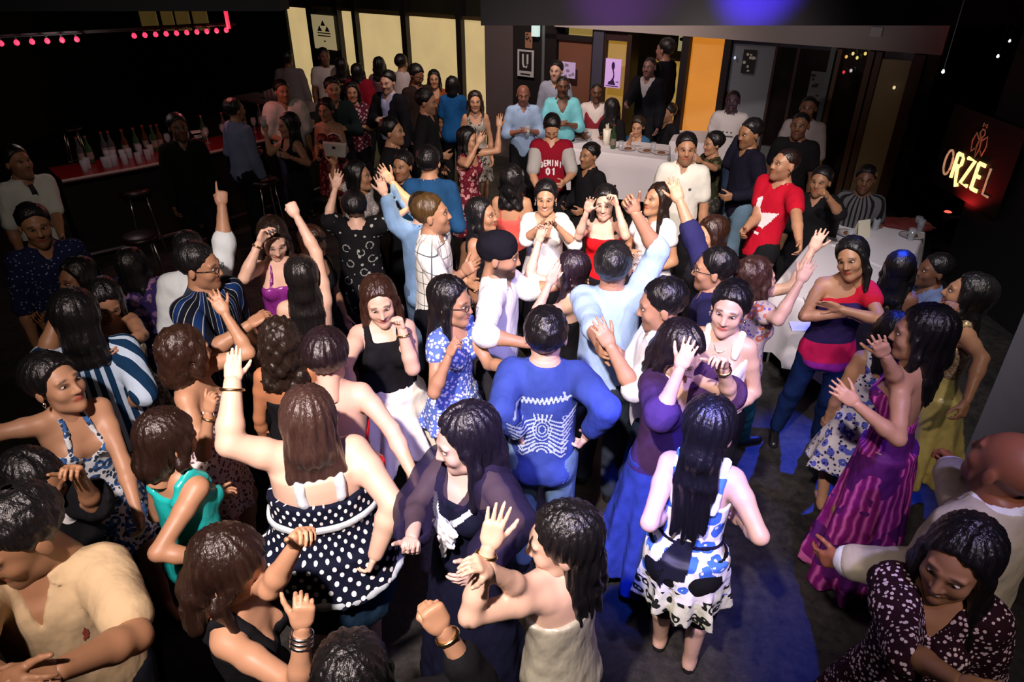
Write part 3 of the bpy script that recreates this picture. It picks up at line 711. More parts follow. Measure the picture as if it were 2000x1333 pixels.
def emit(o):
    """turn one computed person into Blender objects"""
    global EYE
    sp = o['sp']; J = o['J']; R = J['R']; root = bpy.data.objects.new('person', None); COL.objects.link(root); root.empty_display_size = .1
    root.location = J['root']; root.rotation_euler = (0, 0, math.atan2(R[1][0], R[0][0]))
    tagit(root, sp['label'], 'person', sp.get('group'))
    v, q, at = o['body']; ob('body', np_mesh('body', v, q, [skin(sp.get('skin', (.42, .22, .13)))], attr=at), root)
    made = {}
    for name, mat, v, q, uv in o['parts']:
        if isinstance(mat, tuple) and mat[0] == '#hair': mt = hairm(mat[1])
        elif isinstance(mat, tuple) and mat[0] == '#cloth': mt = cloth('solid', mat[1])
        elif isinstance(mat, tuple): mt = cloth(*mat)
        else: mt = mat
        c = ob(name, np_mesh(name, v, q, [mt], uv=uv), root); made[name] = (c, v, q)
        if name in sp.get('plabels', {}): c['label'] = sp['plabels'][name]
    hd, Mh, hs = o['hd'], o['Mh'], o['hs']
    fc = (J['R'].T @ (CO - J['hd'])) @ (Mh @ np.array([0, -1, 0]))
    if fc > -.3 and not sp.get('noeye'):
        if EYE is None: EYE = eye_mesh()
        for s in (-1, 1):
            e = ob('eye', EYE, root); op = sp.get('eyeopen', .8)
            e.matrix_local = M4(Mh, hd + Mh @ (np.array([s * .031, -.0765, .0125]) * hs)) @ Matrix.Diagonal((.0135 * hs, .0105 * hs, .0078 * hs * op, 1))
    acc = sp.get('acc', ())
    if any(g_[2].get('legs', 0) > 1.9 for g_ in sp.get('wear', ())) and 'shoes' not in acc:
        for nm in 'RL':
            ft = o['legs'][nm][2]; c = ob('shoe', shoe_mesh(), root); c.matrix_local = Matrix.Translation((ft[0], ft[1], ft[2] - .075)) @ Matrix.Diagonal((o['S'],) * 3 + (1,))
    gold = plain('gold metal', (.8, .6, .3), .25, 1); silver = plain('silver metal', (.8, .8, .82), .2, 1); black = plain('black plastic', (.01, .01, .012), .3)
    for a in acc:
        if a.startswith('bracelet') or a.startswith('watch'):
            nm = a[-1]; sh, E, W, pose, palm, X = o['arms'][nm]; ax = unit(W - E); wd_ = a.startswith('watch'); mb = MB(); u_ = X[0]; w_ = X[1]; r = .031 * o['ak'] / 1.0
            for kk in range(3 if a.startswith('bracelets') else 1):
                c0 = W - ax * (.03 + .018 * kk); mb.tube([c0 + u_ * r * math.cos(t) + w_ * r * .85 * math.sin(t) for t in np.linspace(0, 2 * math.pi, 17)[:-1]], .0065 if not wd_ else .008, 6, True)
            if wd_: c0 = W - ax * .03 + w_ * r * .95; mb.lathe([(.018, -.005), (.018, .005)], c0)
            mb.build('wristwatch' if wd_ else 'bracelet', silver if 's' in a else gold, root, True)
        elif a == 'earrings':
            for s in (-1, 1):
                mb = MB(); c0 = hd + Mh @ (np.array([s * .083, .0, -.04]) * hs); mb.lathe([(.001, .008), (.007, .004), (.008, -.003), (.005, -.012), (.001, -.022)], c0, 8); mb.build('earring', silver, root, True)
        elif a == 'glasses':
            mb = MB(); W = lambda x, y, z: hd + Mh @ (np.array([x, y, z]) * hs)
            for s in (-1, 1):
                mb.tube([W(s * .032 + .022 * math.cos(t), -.104 + .006 * abs(math.cos(t)), .010 + .015 * math.sin(t)) for t in np.linspace(0, 2 * math.pi, 15)[:-1]], .0022, 5, True); mb.tube([W(s * .054, -.098, .014), W(s * .078, -.04, .012), W(s * .083, .01, .004)], .002, 5)
            mb.tube([W(-.01, -.108, .013), W(.01, -.108, .013)], .002, 5); mb.build('glasses', black, root, True)
        elif a in ('necklace', 'tie'):
            ZZ, Wd, Dd, Od = o['prof']; mb = MB(); H = sp['H']
            if a == 'necklace':
                c = o['nb']; pts = []
                for t in np.linspace(-math.pi, math.pi, 25)[:-1]:
                    k = max(0, math.cos(t)); z = -.005 - .075 * k ** 3; zz = (.85 - .53) * H + z - .01; d = np.interp(zz, ZZ, Dd); of = np.interp(zz, ZZ, Od)
                    pts.append(o['world'](.068 * math.sin(t), of - (d + .006) * math.cos(t) if k else .06, zz))
                mb.tube(pts, .0045, 5, True); mb.build('necklace', silver, root, True)
            else:
                for zz, w in ((.83, .018), (.80, .022), (.72, .03), (.64, .034)):
                    z = (zz - .53) * H; d = np.interp(z, ZZ, Dd); of = np.interp(z, ZZ, Od); y = of - d - .018; mb.v += [tuple(o['world'](x, yy, z)) for x, yy in ((-w, y), (w, y), (w, y + .01), (-w, y + .01))]
                for j in range(3): mb.f += [(4*j+a_, 4*j+(a_+1) % 4, 4*j+4+(a_+1) % 4, 4*j+4+a_) for a_ in range(4)]; mb.m += [0] * 4
                mb.f += [(12, 13, 14, 15), (3, 2, 1, 0)]; mb.m += [0, 0]; mb.build('necktie', plain('tie black', (.01, .01, .012), .6), root)
        elif a == 'shoes' or a == 'heels':
            for nm in 'RL':
                ft = o['legs'][nm][2]; f = Field(ft - .2, ft + .12, .009); f.cap(ft + [0, .035, -.045], ft + [0, -.14, -.053], .034, .032, .02); f.cut(lambda X, Y, Z: .002 - Z); f.cut(lambda X, Y, Z: Z - (.052 if a == 'heels' else .065)); r = f.mesh()
                if r: ob('shoe', np_mesh('shoe', r[0], r[1], [plain('shoe leather', sp.get('shoec', (.01, .01, .01)), .35)]), root)
    return root, made, o
# ---------------------------------------------------------------- the people of the photograph
BLK = (.008, .007, .008); DKB = (.022, .011, .007); BRN = (.035, .013, .007); AUB = (.12, .05, .03)
TAN = (.47, .25, .145); FAIR = (.66, .42, .31); BROWN = (.33, .165, .085); DEEP = (.15, .065, .035); MID = (.40, .205, .115)
def g(name, mat, **k): return (name, mat if isinstance(mat[0], str) else ('solid', mat), k)
def tee(c, **k): return g('t_shirt', c, **{**dict(z0=.46, slv=.55, neck=.074, inf=.013, loose=.012, slw=.007), **k})
def shirt(c, **k): return g('shirt', c, **{**dict(z0=.46, slv=1.9, neck=.062, vn=.80, vs=.5, inf=.013, loose=.018, slw=.006, collar=1), **k})
def tank(c, **k): return g('top', c, **{**dict(z0=.47, zf=.775, zb=.77, straps=('wide',), inf=.010), **k})
def pants(c=(.012, .014, .02), **k): return g('trousers', c, **{**dict(legs=1.95, inf=.012, wide=.012), **k})
def jeans(c=(.03, .05, .1), **k): return g('jeans', ('denim', c), **{**dict(legs=1.95, inf=.009, wide=.008), **k})
def dress(c, hem=.25, w=.28, **k): return g('dress', c, **{**dict(z0=.5, zf=.775, zb=.76, straps=('wide',), hem=(hem, w), inf=.010), **k})
def skirt(c, hem=.25, w=.28, **k): return g('skirt', c, **{**dict(z0=.5, z1=.6, zf=.7, zb=.7, hem=(hem, w), inf=.012), **k})
NAVY = (.006, .008, .03); DK = (.008, .008, .010)

# --- nearest the camera
p('man in beige polo shirt with short dark hair, turned away at the edge', 38, 1052, 'm', 1.78, -25, hd=(-72, 18, 0), skin=BROWN, L=(265, 1245, 80, 1325, 'relax'), R=(-90, 1290, 30, 1340, 'relax'),
  fat=1.12, hair=('short', BLK), wear=[g('polo_shirt', (.50, .37, .215), z0=.44, slv=.72, neck=.066, vn=.775, vs=.35, inf=.014, loose=.02, slw=.010, collar=1), pants()])
p('woman in black tank top with a wide silver bracelet and raised curled hand', 452, 1112, 'f', 1.62, 62, hd=(72, 32, 0), skin=TAN, R=(585, 1345, 592, 1200, 'cup', 'a', 1, 1), L=(528, 1150, 590, 1045, 'cup'),
  hair=('long', (.022, .009, .006), .20), acc=('bracelets_R', 'earrings'), wear=[tank(DK, zb=.79, zf=.75, straps=('wide',)), pants(DK)])
p('black-haired person whose raised fist shows at the bottom edge of the floor', 690, 1322, 'f', 1.60, 165, hd=(165, 15, 0), skin=TAN, R=(935, 1345, 850, 1205, 'fist', 'a', 1, 1), L='bent',
  hair=('long', BLK, .25), wear=[shirt(DK, collar=0, neck=.07, slv=1.45), pants(DK)], acc=('bracelet_R',))
p('woman in shiny champagne sleeveless top with long black hair and raised bent arm', 1095, 1060, 'f', 1.63, -125, hd=(-88, 12, 0), skin=FAIR, L=(918, 1205, 962, 1040, 'open', 'a', 1, 1), R=(1020, 1150, 940, 1105, 'relax'),
  hair=('long', BLK, .34, 1.05), locks=(1, 0), acc=('bracelet_L',), wear=[tank(('satin', (.42, .40, .30)), z0=.42, zf=.77, zb=.765, inf=.012, loose=.02, straps=()), pants(DK)])
p('smiling woman with very long black hair in a black and maroon beaded blouse', 1868, 1100, 'f', 1.67, 12, hd=(-10, 12, 4), skin=BROWN, R=(1775, 1275, 1900, 1350, 'relax', .7, 1), L='bent', smile=1,
  hair=('long', BLK, .52, 1.12), wear=[g('blouse', ('speck', (.02, .006, .012), (.62, .50, .55), 62, .36), z0=.42, slv=1.05, neck=.085, vn=.76, inf=.016, loose=.015, slw=.02), g('cuff', DK, z0=.5, z1=.501, slv=0, inf=.0), skirt(('speck', (.02, .006, .012), (.5, .4, .44), 62, .3), .3, .3)])
p('bald man in cream jacket over white collar, both arms flung forward', 1968, 912, 'm', 1.80, -112, hd=(-118, -12, 0), skin=(.25, .09, .045), L=(1800, 1120, 1668, 1100, 'relax', -.6, -.3), R=(1885, 990, 1852, 903, 'fist', 0, -1), fat=1.1,
  hair=('bald', BLK), wear=[g('jacket', (.46, .42, .32), z0=.40, slv=1.84, neck=.062, inf=.022, loose=.03, slw=.008, cuff=.006), g('shirt', (.75, .78, .82), z0=.5, slv=1.93, neck=.056, inf=.018, collar=1, slw=.006), pants(DK)])
p('woman in white dress with blue flowers and black sash, straight black hair, seen from behind', 1384, 842, 'f', 1.66, 176, hd=(172, 20, 0), skin=FAIR, L=(1268, 1022, 1318, 985, 'relax', 0, -1), R=(1484, 1048, 1440, 1010, 'relax', 0, -1), feet=[(1345, 1300), (1288, 1258)],
  hair=('long', BLK, .52, .95), locks=(0, 0), acc=('shoes',), wear=[dress(('flowers', -.10), .34, .2, zf=.78, zb=.74, wob=.03), g('sash', ('solid', (.006, .006, .02)), z0=.60, z1=.612, zf=.9, zb=.9, inf=.018, wr=.001), g('leggings', DK, legs=1.28, inf=.014, wide=.004)])
p('woman in long magenta tie-dyed halter dress with black wavy hair', 1797, 655, 'f', 1.73, -100, hd=(-84, 8, 0), skin=TAN, L=(1754, 858, 1672, 790, 'open', 'a', .6, .5), R=(1752, 745, 1722, 682, 'open', 'a'), hair=('long', BLK, .36, 1.1), locks=(1, 1), acc=('earrings',),
  wear=[dress(('tie',), .02, .27, zf=.76, zb=.66, straps=('halter',), wob=.03)])
p('woman in gold sequin dress with pale yellow skirt standing beside the dark wall', 1886, 578, 'f', 1.66, -62, hd=(-85, -8, 0), skin=MID, L=(1918, 700, 1882, 800, 'relax', .5, .5), R=(1835, 650, 1858, 598, 'fist'), hair=('long', BLK, .3),
  wear=[g('skirt', ('satin', (.50, .42, .13)), z0=.5, z1=.68, zf=.68, zb=.68, hem=(.22, .27), inf=.012, wob=.04), g('bodice', ('sequin', (.40, .28, .14), (1, .85, .6), 90), z0=.64, zf=.78, zb=.74, straps=('wide',), inf=.013)])
p('woman in one-shoulder purple and crimson top and blue jeans with folded arms', 1663, 508, 'f', 1.64, 6, hd=(-14, 2, -20), skin=MID, R=(1570, 618, 1690, 612, 'flat', 1, 1), L=(1722, 628, 1625, 598, 'flat', 1, 1), feet=[(1512, 852), (1592, 868)], hair=('long', BLK, .24, .95), locks=(0, 1), lips=1,
  acc=('shoes',), wear=[g('top', ('blocks', (.28, .02, .30), [(-.055, (.50, .012, .085)), (.09, (.02, .012, .06)), (.26, (.03, .015, .09)), (.40, (.45, .01, .03))], -.12), z0=.455, zf=.79, zb=.78, slope=.35, inf=.020, slv=(0, .35)), jeans((.006, .018, .075), z1=.50, inf=.006)])
p('woman with black hair seated with her back to us at the white table', 1757, 525, 'f', 1.62, 172, z=1.28, sit=1, skin=DEEP, hair=('long', BLK, .28, 1.05), wear=[tank(DK), pants()], L='bent', R='bent')
p('dark-haired woman in blue and white floral dress behind the magenta dress', 1742, 648, 'f', 1.52, 200, skin=TAN, z=1.37, hair=('long', BLK, .25), R='bent', wear=[dress(('floral', (.62, .60, .66), (.10, .12, .55), (.02, .02, .10), 16, .3), .3, .27)])
p('woman with short curly brown hair raising both arms in a multicoloured blouse', 1480, 545, 'f', 1.63, 125, hd=(120, 0, 0), skin=FAIR, R=(1520, 625, 1572, 535, 'open', 'a', .5, .5), L=(1562, 560, 1592, 478, 'open', 'a', 0, 0), feet=[(1448, 868), (1420, 830)], hair=('curly', (.06, .026, .02), .13, 1.15),
  wear=[g('blouse', ('floral', (.50, .42, .36), (.45, .13, .08), (.16, .12, .40), 17, .33), z0=.45, slv=.32, neck=.1, inf=.016, loose=.02), pants((.012, .085, .10))])
p('woman in white V-neck waistcoat with dark hair tied back, looking at the camera', 1424, 606, 'f', 1.67, -12, hd=(-8, 4, 5), skin=FAIR, L='bent', R='bent', hair=('bun', BLK), acc=('necklace', 'earrings'), lips=1,
  wear=[g('waistcoat', (.85, .85, .84), z0=.44, zf=.83, zb=.83, v=(.66, 1.5), inf=.016, straps=('wide',)), pants(DK)])
p('woman in dark purple shawl top holding up one hand, head bowed', 1328, 690, 'f', 1.66, 38, hd=(48, 32, 0), skin=FAIR, R=(1290, 812, 1332, 712, 'open', 'a', 1, .6), L=(1425, 770, 1408, 705, 'cup', 1, 1), hair=('long', (.012, .008, .012), .24, 1.1), acc=('watch_L',),
  wear=[g('shawl', ('solid', (.055, .025, .09)), z0=.5, slv=1.05, neck=.085, vn=.75, inf=.016, slw=.02, loose=.02), skirt((.03, .05, .20), .06, .30, wob=.03)])
p('man in white shirt with rolled sleeves clapping, dark jeans, facing the dance floor', 1290, 598, 'm', 1.70, -82, hd=(-82, 14, 0), skin=TAN, L=(1238, 762, 1196, 685, 'open', 1, .3), R=(1228, 720, 1188, 672, 'open', 0, 0), hair=('short', BLK),
  wear=[shirt((.84, .84, .86), slv=1.0, z0=.475), jeans((.012, .02, .04))])
p('man in light blue shirt seen from behind with one open hand raised high', 1198, 522, 'm', 1.77, 172, skin=MID, R=(1284, 492, 1238, 412, 'cup', 'c', .4, .5), L=(1160, 640, 1172, 680), hair=('short', (.012, .012, .012)),
  wear=[shirt((.36, .52, .78), slv=1.15, z0=.45), pants((.03, .04, .06))])
p('man with glasses in navy shirt, arm raised, seen in profile', 1392, 528, 'm', 1.70, -88, hd=(-88, 5, 0), skin=TAN, R=(1350, 455, 1322, 378, 'open', 'a', 0, 0), L='bent', acc=('glasses',), hair=('short', BLK),
  wear=[shirt(('solid', (.02, .02, .08)), slv=1.3), pants(DK)])
p('brown-haired woman in a dark top half hidden behind the man with glasses', 1386, 462, 'f', 1.62, -50, hd=(-55, 5, 0), skin=TAN, hair=('long', BRN, .2), wear=[tank(DK, slv=.3), pants(DK)])
p('woman in white blouse with long straight dark hair looking up and aside', 1282, 392, 'f', 1.62, -38, hd=(-48, -10, 0), skin=TAN, hair=('long', DKB, .4), R='chest', L='bent', lips=1,
  wear=[g('blouse', ('blocks', (.10, .10, .25), [(.03, (.80, .82, .84))], .1), z0=.46, slv=.35, neck=.08, vn=.80, inf=.016, loose=.02), pants(DK)])
p('man in white polo shirt standing in front of the white table', 1340, 292, 'm', 1.74, -4, hd=(6, 2, 0), skin=MID, R='down', L='down', hair=('short', BLK), wear=[g('polo_shirt', (.72, .73, .66), z0=.44, slv=.66, neck=.066, vn=.79, vs=.3, inf=.014, loose=.02, slw=.008, collar=1), pants(DK)])
p('laughing woman in red strapless top covering her face with one hand', 1182, 398, 'f', 1.60, -4, hd=(-8, 6, 0), skin=FAIR, smile=1, R=(1130, 462, 1150, 402, 'open', 'c'), L=(1222, 462, 1200, 385, 'cup'), hair=('long', BLK, .28),
  wear=[g('tube_top', (.62, .008, .012), z0=.47, zf=.765, zb=.76, inf=.010), pants(DK)])
p('smiling woman in white short jacket with clasped hands and dark hair', 1066, 388, 'f', 1.62, 2, hd=(-4, 4, 0), skin=TAN, smile=1, R=(1028, 468, 1066, 432, 'cup'), L=(1122, 478, 1078, 432, 'cup'), hair=('bun', BLK), acc=('necklace', 'earrings'), lips=1,
  wear=[g('jacket', (.82, .82, .78), z0=.43, slv=1.0, neck=.08, vn=.70, vs=.35, inf=.014, loose=.02, slw=.008), pants(DK)])
p('woman in coral sleeveless top seen from behind with curly black hair', 1000, 352, 'f', 1.60, 172, skin=TAN, hair=('curly', BLK, .22, 1.15), wear=[g('top', (.66, .10, .08), z0=.46, zf=.78, zb=.73, straps=('thin',), inf=.010), pants(DK)])
p('woman with long black hair in a black strapless dress holding out a flat palm', 1110, 530, 'f', 1.58, -98, hd=(-95, -2, 0), skin=FAIR, L=(1042, 625, 1072, 556, 'flat', 1, .2), R=(1022, 540, 1046, 495, 'relax', 0, 0), hair=('long', (.02, .010, .018), .36), locks=(0, 1),
  wear=[dress(DK, .12, .25, zf=.75, zb=.74, straps=())])
p('man in black turban and white shirt reaching forward, seen in profile', 976, 500, 'm', 1.74, 76, hd=(82, 10, 0), skin=TAN, beard=1, R=(945, 655, 1012, 668, 'relax', 1, 0), L=(1030, 568, 1078, 560, 'relax', 0, 0), hair=('turban', (.008, .008, .012)),
  wear=[shirt((.80, .82, .82), slv=1.15, z0=.44), jeans((.03, .03, .04))])
p('curly-haired man in white checked shirt under a warm spotlight', 846, 420, 'm', 1.76, 72, hd=(82, -4, 0), skin=TAN, R=(868, 562, 915, 525, 'relax'), L='bent', hair=('short', (.12, .065, .02)), curl=1,
  wear=[shirt(('plaid', (.80, .81, .76), (.10, .12, .12)), slv=1.1, z0=.43), pants(DK)])
p('man in light blue denim shirt raising both hands behind the curly-haired man', 822, 408, 'm', 1.62, 176, skin=FAIR, L=(772, 440, 742, 352, 'open', 'c', 0, 0), R=(806, 405, 762, 352, 'open', 'c', -.4, 0), hair=('short', BLK),
  wear=[shirt(('denim', (.22, .38, .62)), slv=1.75, z0=.42), jeans((.10, .16, .26))])
p('woman with glasses and long black hair in blue and white printed tunic', 884, 592, 'f', 1.62, 52, hd=(62, 6, 0), skin=TAN, R=(848, 768, 882, 684, 'cup', .8, .8), L=(955, 712, 1018, 718, 'relax'), hair=('long', BLK, .36, 1.05), acc=('glasses',),
  wear=[g('tunic', ('speck', (.10, .17, .50), (.80, .84, .90), 48, .42), z0=.5, zf=.80, zb=.80, slv=.28, hem=(.42, .22), inf=.014, wob=.025), pants(DK)])
p('man in blue long-sleeved shirt with a pale crest printed on the back', 1066, 656, 'm', 1.74, 178, hd=(178, 4, 0), skin=FAIR, R=(1186, 800, 1140, 860, 'relax', .4, -1), L=(978, 802, 1022, 860, 'relax', .4, -1), hair=('short', BLK),
  wear=[g('sweatshirt', ('denim', (.035, .062, .27)), z0=.455, slv=1.7, neck=.066, inf=.014, loose=.012, slw=.006), jeans((.10, .17, .26))])
p('woman in black sleeveless top with brown hair and a raised fist', 742, 592, 'f', 1.60, 4, hd=(2, 12, -6), skin=FAIR, fat=1.28, R=(672, 720, 700, 800), L=(806, 720, 782, 632, 'fist', 1, .8), hair=('long', (.045, .018, .010), .26, 1.15), lips=1, acc=('bracelet_L',),
  wear=[tank(DK, zf=.80, zb=.80, z0=.5), skirt((.74, .70, .60), .30, .34, wob=.05)])
p('woman in purple satin halter top with both hands lifted, head bowed', 535, 470, 'f', 1.68, -4, hd=(6, 26, 0), skin=FAIR, R=(476, 545, 512, 460, 'relax', 1, .5), L='up', hair=('long', DKB, .26), lips=1, acc=('bracelet_R',),
  wear=[g('halter_top', ('satin', (.24, .025, .24)), z0=.44, zf=.755, zb=.70, straps=('halter',), inf=.012), pants(DK)])
p('woman with long straight black hair seen from behind, bare arm raised', 590, 540, 'f', 1.64, 176, skin=FAIR, R=(618, 495, 578, 420, 'fist', 'a', .3, 0), hair=('long', (.012, .010, .010), .44, 1.1), locks=(0, 0), wear=[tank(DK, straps=('thin',), zb=.72), pants(DK)])
p('brown-haired woman looking down behind the woman in purple', 612, 478, 'f', 1.50, 50, hd=(60, 30, 0), skin=MID, hair=('long', (.05, .018, .010), .26), wear=[tank(DK), pants(DK)])
p('woman in black blouse with white flower print seen from behind, palm raised', 694, 405, 'f', 1.62, 172, skin=FAIR, L=(640, 428, 655, 368, 'open', 'c', .3, .2), R=(752, 438, 792, 412, 'relax', .2, .2), hair=('bun', BLK),
  wear=[g('blouse', ('speck', (.008, .008, .010), (.36, .38, .34), 17, .20), z0=.42, slv=.8, neck=.08, inf=.02, loose=.03, slw=.016), pants(DK)])
p('dark-haired woman in grey lace top beside the raised blue sleeves', 702, 345, 'f', 1.60, 55, hd=(72, 0, 0), skin=MID, L=(634, 362, 652, 312, 'relax'), hair=('bob', BLK, .14), wear=[g('top', ('speck', (.30, .28, .27), (.6, .56, .55), 60, .35), z0=.45, slv=.6, neck=.08, inf=.012), pants(DK)])
p('man with glasses and moustache in dark blue pinstriped shirt', 392, 522, 'm', 1.76, 38, hd=(62, 8, 0), skin=MID, R=(408, 690, 492, 632, 'relax', 1, .2), L='bent', acc=('glasses',), beard=0, hair=('short', BLK), fat=1.1,
  wear=[shirt(('pin',), slv=.9, z0=.44), pants(DK)])
p('man in white shirt pointing one finger up behind the pinstriped shirt', 372, 492, 'm', 1.66, 172, hd=(170, 10, 0), skin=TAN, R=(438, 478, 433, 392, 'point', 'a', .2, 0), L='bent', hair=('short', BLK), fat=1.15, wear=[shirt((.70, .78, .80), slv=1.15, z0=.45, loose=.03), pants(DK)])
p('woman in beige floral strap dress looking down beside the striped shirt', 205, 592, 'f', 1.58, 14, hd=(6, 28, 10), skin=MID, L=(278, 655, 242, 680, 'relax'), R='bent', hair=('long', BLK, .22, 1.1), acc=('watch_L',), lips=1,
  wear=[dress(('floral', (.42, .38, .30), (.22, .16, .10), (.08, .10, .07), 18, .33), .3, .25, zf=.75, zb=.74)])
p('man in blue and white striped shirt seen from behind with black hair', 152, 622, 'm', 1.72, 168, hd=(170, 12, 0), skin=BROWN, L=(88, 700, 112, 622, 'cup', .2, 0), R=(282, 770, 240, 800, 'relax', .3, -1), hair=('long', BLK, .16, 1.1), locks=(0, 0), fat=1.05,
  wear=[shirt(('stripe', (.46, .58, .72), (.006, .03, .08), .062, .58), slv=1.0, z0=.42, loose=.03), pants(DK)])
p('man in navy shirt standing in shadow by the bar, face dimly lit', 70, 442, 'm', 1.76, 8, hd=(4, 6, 0), skin=BROWN, R='down', L='bent', hair=('short', BLK), wear=[shirt(('speck', (.012, .016, .06), (.20, .28, .5), 40, .22), slv=1.0), pants(DK)])
p('waiter in white short-sleeved shirt with black tie near the bar', 36, 318, 'm', 1.76, 22, hd=(30, -4, 0), skin=BROWN, L=(110, 420, 122, 470, 'relax'), R='down', acc=('tie',), hair=('short', BLK), wear=[shirt((.62, .66, .60), slv=.85, z0=.47), pants(DK)])
p('woman in white and blue patterned halter dress with pearl earrings looking sideways', 112, 752, 'f', 1.66, 10, hd=(34, -8, 0), skin=TAN, R=(-10, 848, -80, 800, 'relax', 0, 0), L=(240, 905, 268, 1000, 'relax', .4, .3), hair=('bun', BLK), acc=('earrings',), lips=1,
  wear=[dress(('floral', (.66, .70, .74), (.04, .13, .36), (.03, .05, .09), 19, .40), .36, .24, zf=.75, zb=.66, straps=('halter',), v=(.70, 1.2))])
p('woman in turquoise wrap top with brown hair seen from behind', 332, 862, 'f', 1.58, 118, hd=(112, 22, 0), skin=MID, R=(305, 1085, 385, 1088, 'relax', .8, 0), L='bent', hair=('long', (.024, .010, .007), .14, 1.05), acc=('bracelet_R',),
  wear=[g('wrap_top', ('satin', (.012, .42, .40)), z0=.45, zf=.80, zb=.79, v=(.70, 1.1), straps=('wide',), inf=.014, loose=.015), pants(DK)])
p('woman in white lace strapless dress with brown highlighted hair and a raised palm', 366, 690, 'f', 1.60, 66, hd=(112, 8, 0), skin=TAN, R=(398, 890, 408, 806, 'cup', .8, .6), L=(486, 690, 442, 618, 'open', 'a', 0, 0), hair=('long', (.040, .017, .010), .14, 1.15), curl=1, acc=('earrings', 'bracelet_R'),
  wear=[dress(('speck', (.74, .68, .66), (.16, .09, .11), 46, .40), .33, .2, zf=.755, zb=.75, straps=())])
p('heavy woman in black and white polka dot top with white straps, one hand high', 604, 818, 'f', 1.66, 178, hd=(174, 12, 0), skin=(.70, .45, .34), fat=1.62, L=(448, 868, 456, 712, 'flat', 'a', .2, .2), R=(768, 985, 742, 1060, 'relax', .4, -.4), hair=('long', (.065, .032, .026), .36, 1.32), locks=(0, 0), acc=('bracelet_L',),
  wear=[g('denim_skirt', ('denim', (.010, .028, .055)), z0=.48, z1=.52, zf=.7, zb=.7, hem=(.30, .27), inf=.0, wob=.004), g('top', ('polka', (.006, .008, .022), (.85, .85, .85), .064, .24), z0=.48, zf=.735, zb=.735, straps=(), inf=.020, loose=.012, hem=(.445, .315), wob=.004), g('hem_band', (.42, .48, .52), noT=1, ring=(.452, .312, .022), wr=.002), g('waist_band', (.50, .56, .60), z0=.652, z1=.672, zf=.9, zb=.9, inf=.042, wr=.001),
        g('strap', (.62, .68, .76), noT=1, zf=.745, zb=.745, straps=('wide',), inf=.014, sides=(-1,)), g('strap', (.62, .68, .76), noT=1, zf=.745, zb=.745, straps=('wide',), inf=.014, sides=(1,))])
p('woman in low-backed red dress with bare shoulders and pinned-up dark hair', 640, 700, 'f', 1.67, 168, hd=(165, 16, 0), skin=(.68, .42, .33), fat=1.12, R=(765, 840, 796, 905, 'relax', .5, .2), L='bent', hair=('bun', (.02, .010, .014)), wear=[dress(('satin', (.55, .006, .012)), .3, .26, zf=.75, zb=.66, straps=())])
p('woman with curly dark brown hair seen from behind beside the red dress', 548, 668, 'f', 1.55, 172, skin=(.45, .19, .09), hair=('curly', (.025, .014, .010), .22, 1.25), wear=[g('top', DK, z0=.46, zf=.75, zb=.72, straps=(), inf=.010), pants(DK)])
p('woman in long black dress with sheer sleeves and white ruffled necklace', 908, 862, 'f', 1.68, -42, hd=(-78, 16, 0), skin=(.62, .42, .38), fat=1.08, R=(812, 985, 806, 1040, 'relax', 'c', 0, .6), L=(1005, 1020, 950, 1085, 'relax', .6, .5), hair=('long', (.010, .008, .02), .30, 1.1), locks=(1, 1), lips=1,
  wear=[g('sleeves', ('sheer', (.02, .015, .05), .72), z0=.74, slv=1.75, neck=.10, vn=.74, inf=.018, slw=.022), dress((.006, .007, .022), .04, .30, zf=.78, zb=.77, inf=.014)])

# --- middle distance
p('dark-haired woman in profile with large earrings next to the coral top', 944, 422, 'f', 1.60, 60, hd=(64, -4, 0), skin=MID, acc=('earrings',), lips=1, hair=('long', BLK, .24, 1.1), wear=[tank(DK), pants(DK)])
p('man in blue denim shirt seen from behind with a blue-rimmed silhouette', 838, 318, 'm', 1.78, 165, skin=TAN, R='bent', L='bent', hair=('short', BLK), wear=[shirt(('denim', (.015, .07, .18)), slv=1.6), pants(DK)])
p('woman in red patterned dress dancing with both forearms raised', 916, 275, 'f', 1.60, 60, hd=(60, 4, 0), skin=TAN, R=(912, 322, 938, 272, 'open', 'a', .3, 0), L=(972, 295, 975, 240, 'open', 'a', 0, 0), hair=('bob', BLK, .16), wear=[dress(('floral', (.10, .01, .02), (.5, .3, .3), (.3, .02, .03), 20, .3), .3, .24), ])
p('man in maroon jersey with grey sleeves and white lettering, head bowed', 1078, 250, 'm', 1.66, 0, hd=(0, 40, 0), skin=TAN, R=(1040, 340, 1055, 385, 'relax'), L=(1118, 340, 1098, 360, 'relax'), hair=('short', BLK),
  wear=[g('sleeves', (.36, .35, .34), z0=.70, z1=.74, slv=.85, zf=.8, zb=.8, inf=.012, slw=.012), g('jersey', (.22, .006, .018), z0=.45, slv=.05, neck=.08, vn=.80, vs=.4, inf=.020, loose=.02), pants(DK)])
p('dark-haired man in black shirt seated with his back to the white table', 1150, 305, 'm', 1.70, -45, z=1.25, sit=1, skin=BROWN, hair=('short', BLK), wear=[shirt(DK), pants(DK)], L='bent', R='bent')
p('woman in blue wrap seated at the white table resting chin on hand', 1246, 248, 'f', 1.60, -18, z=1.10, sit=1, hd=(-14, 14, 0), skin=TAN, R=(1225, 292, 1234, 262, 'cup'), L='cross', hair=('bun', DKB), wear=[tank((.03, .10, .20), slv=.3), pants(DK)])
p('man in black seated at the white table beside the woman in blue', 1304, 222, 'm', 1.70, -50, z=1.19, sit=1, skin=BROWN, hair=('short', BLK), wear=[shirt(DK), pants(DK)], R='cross', L='bent')
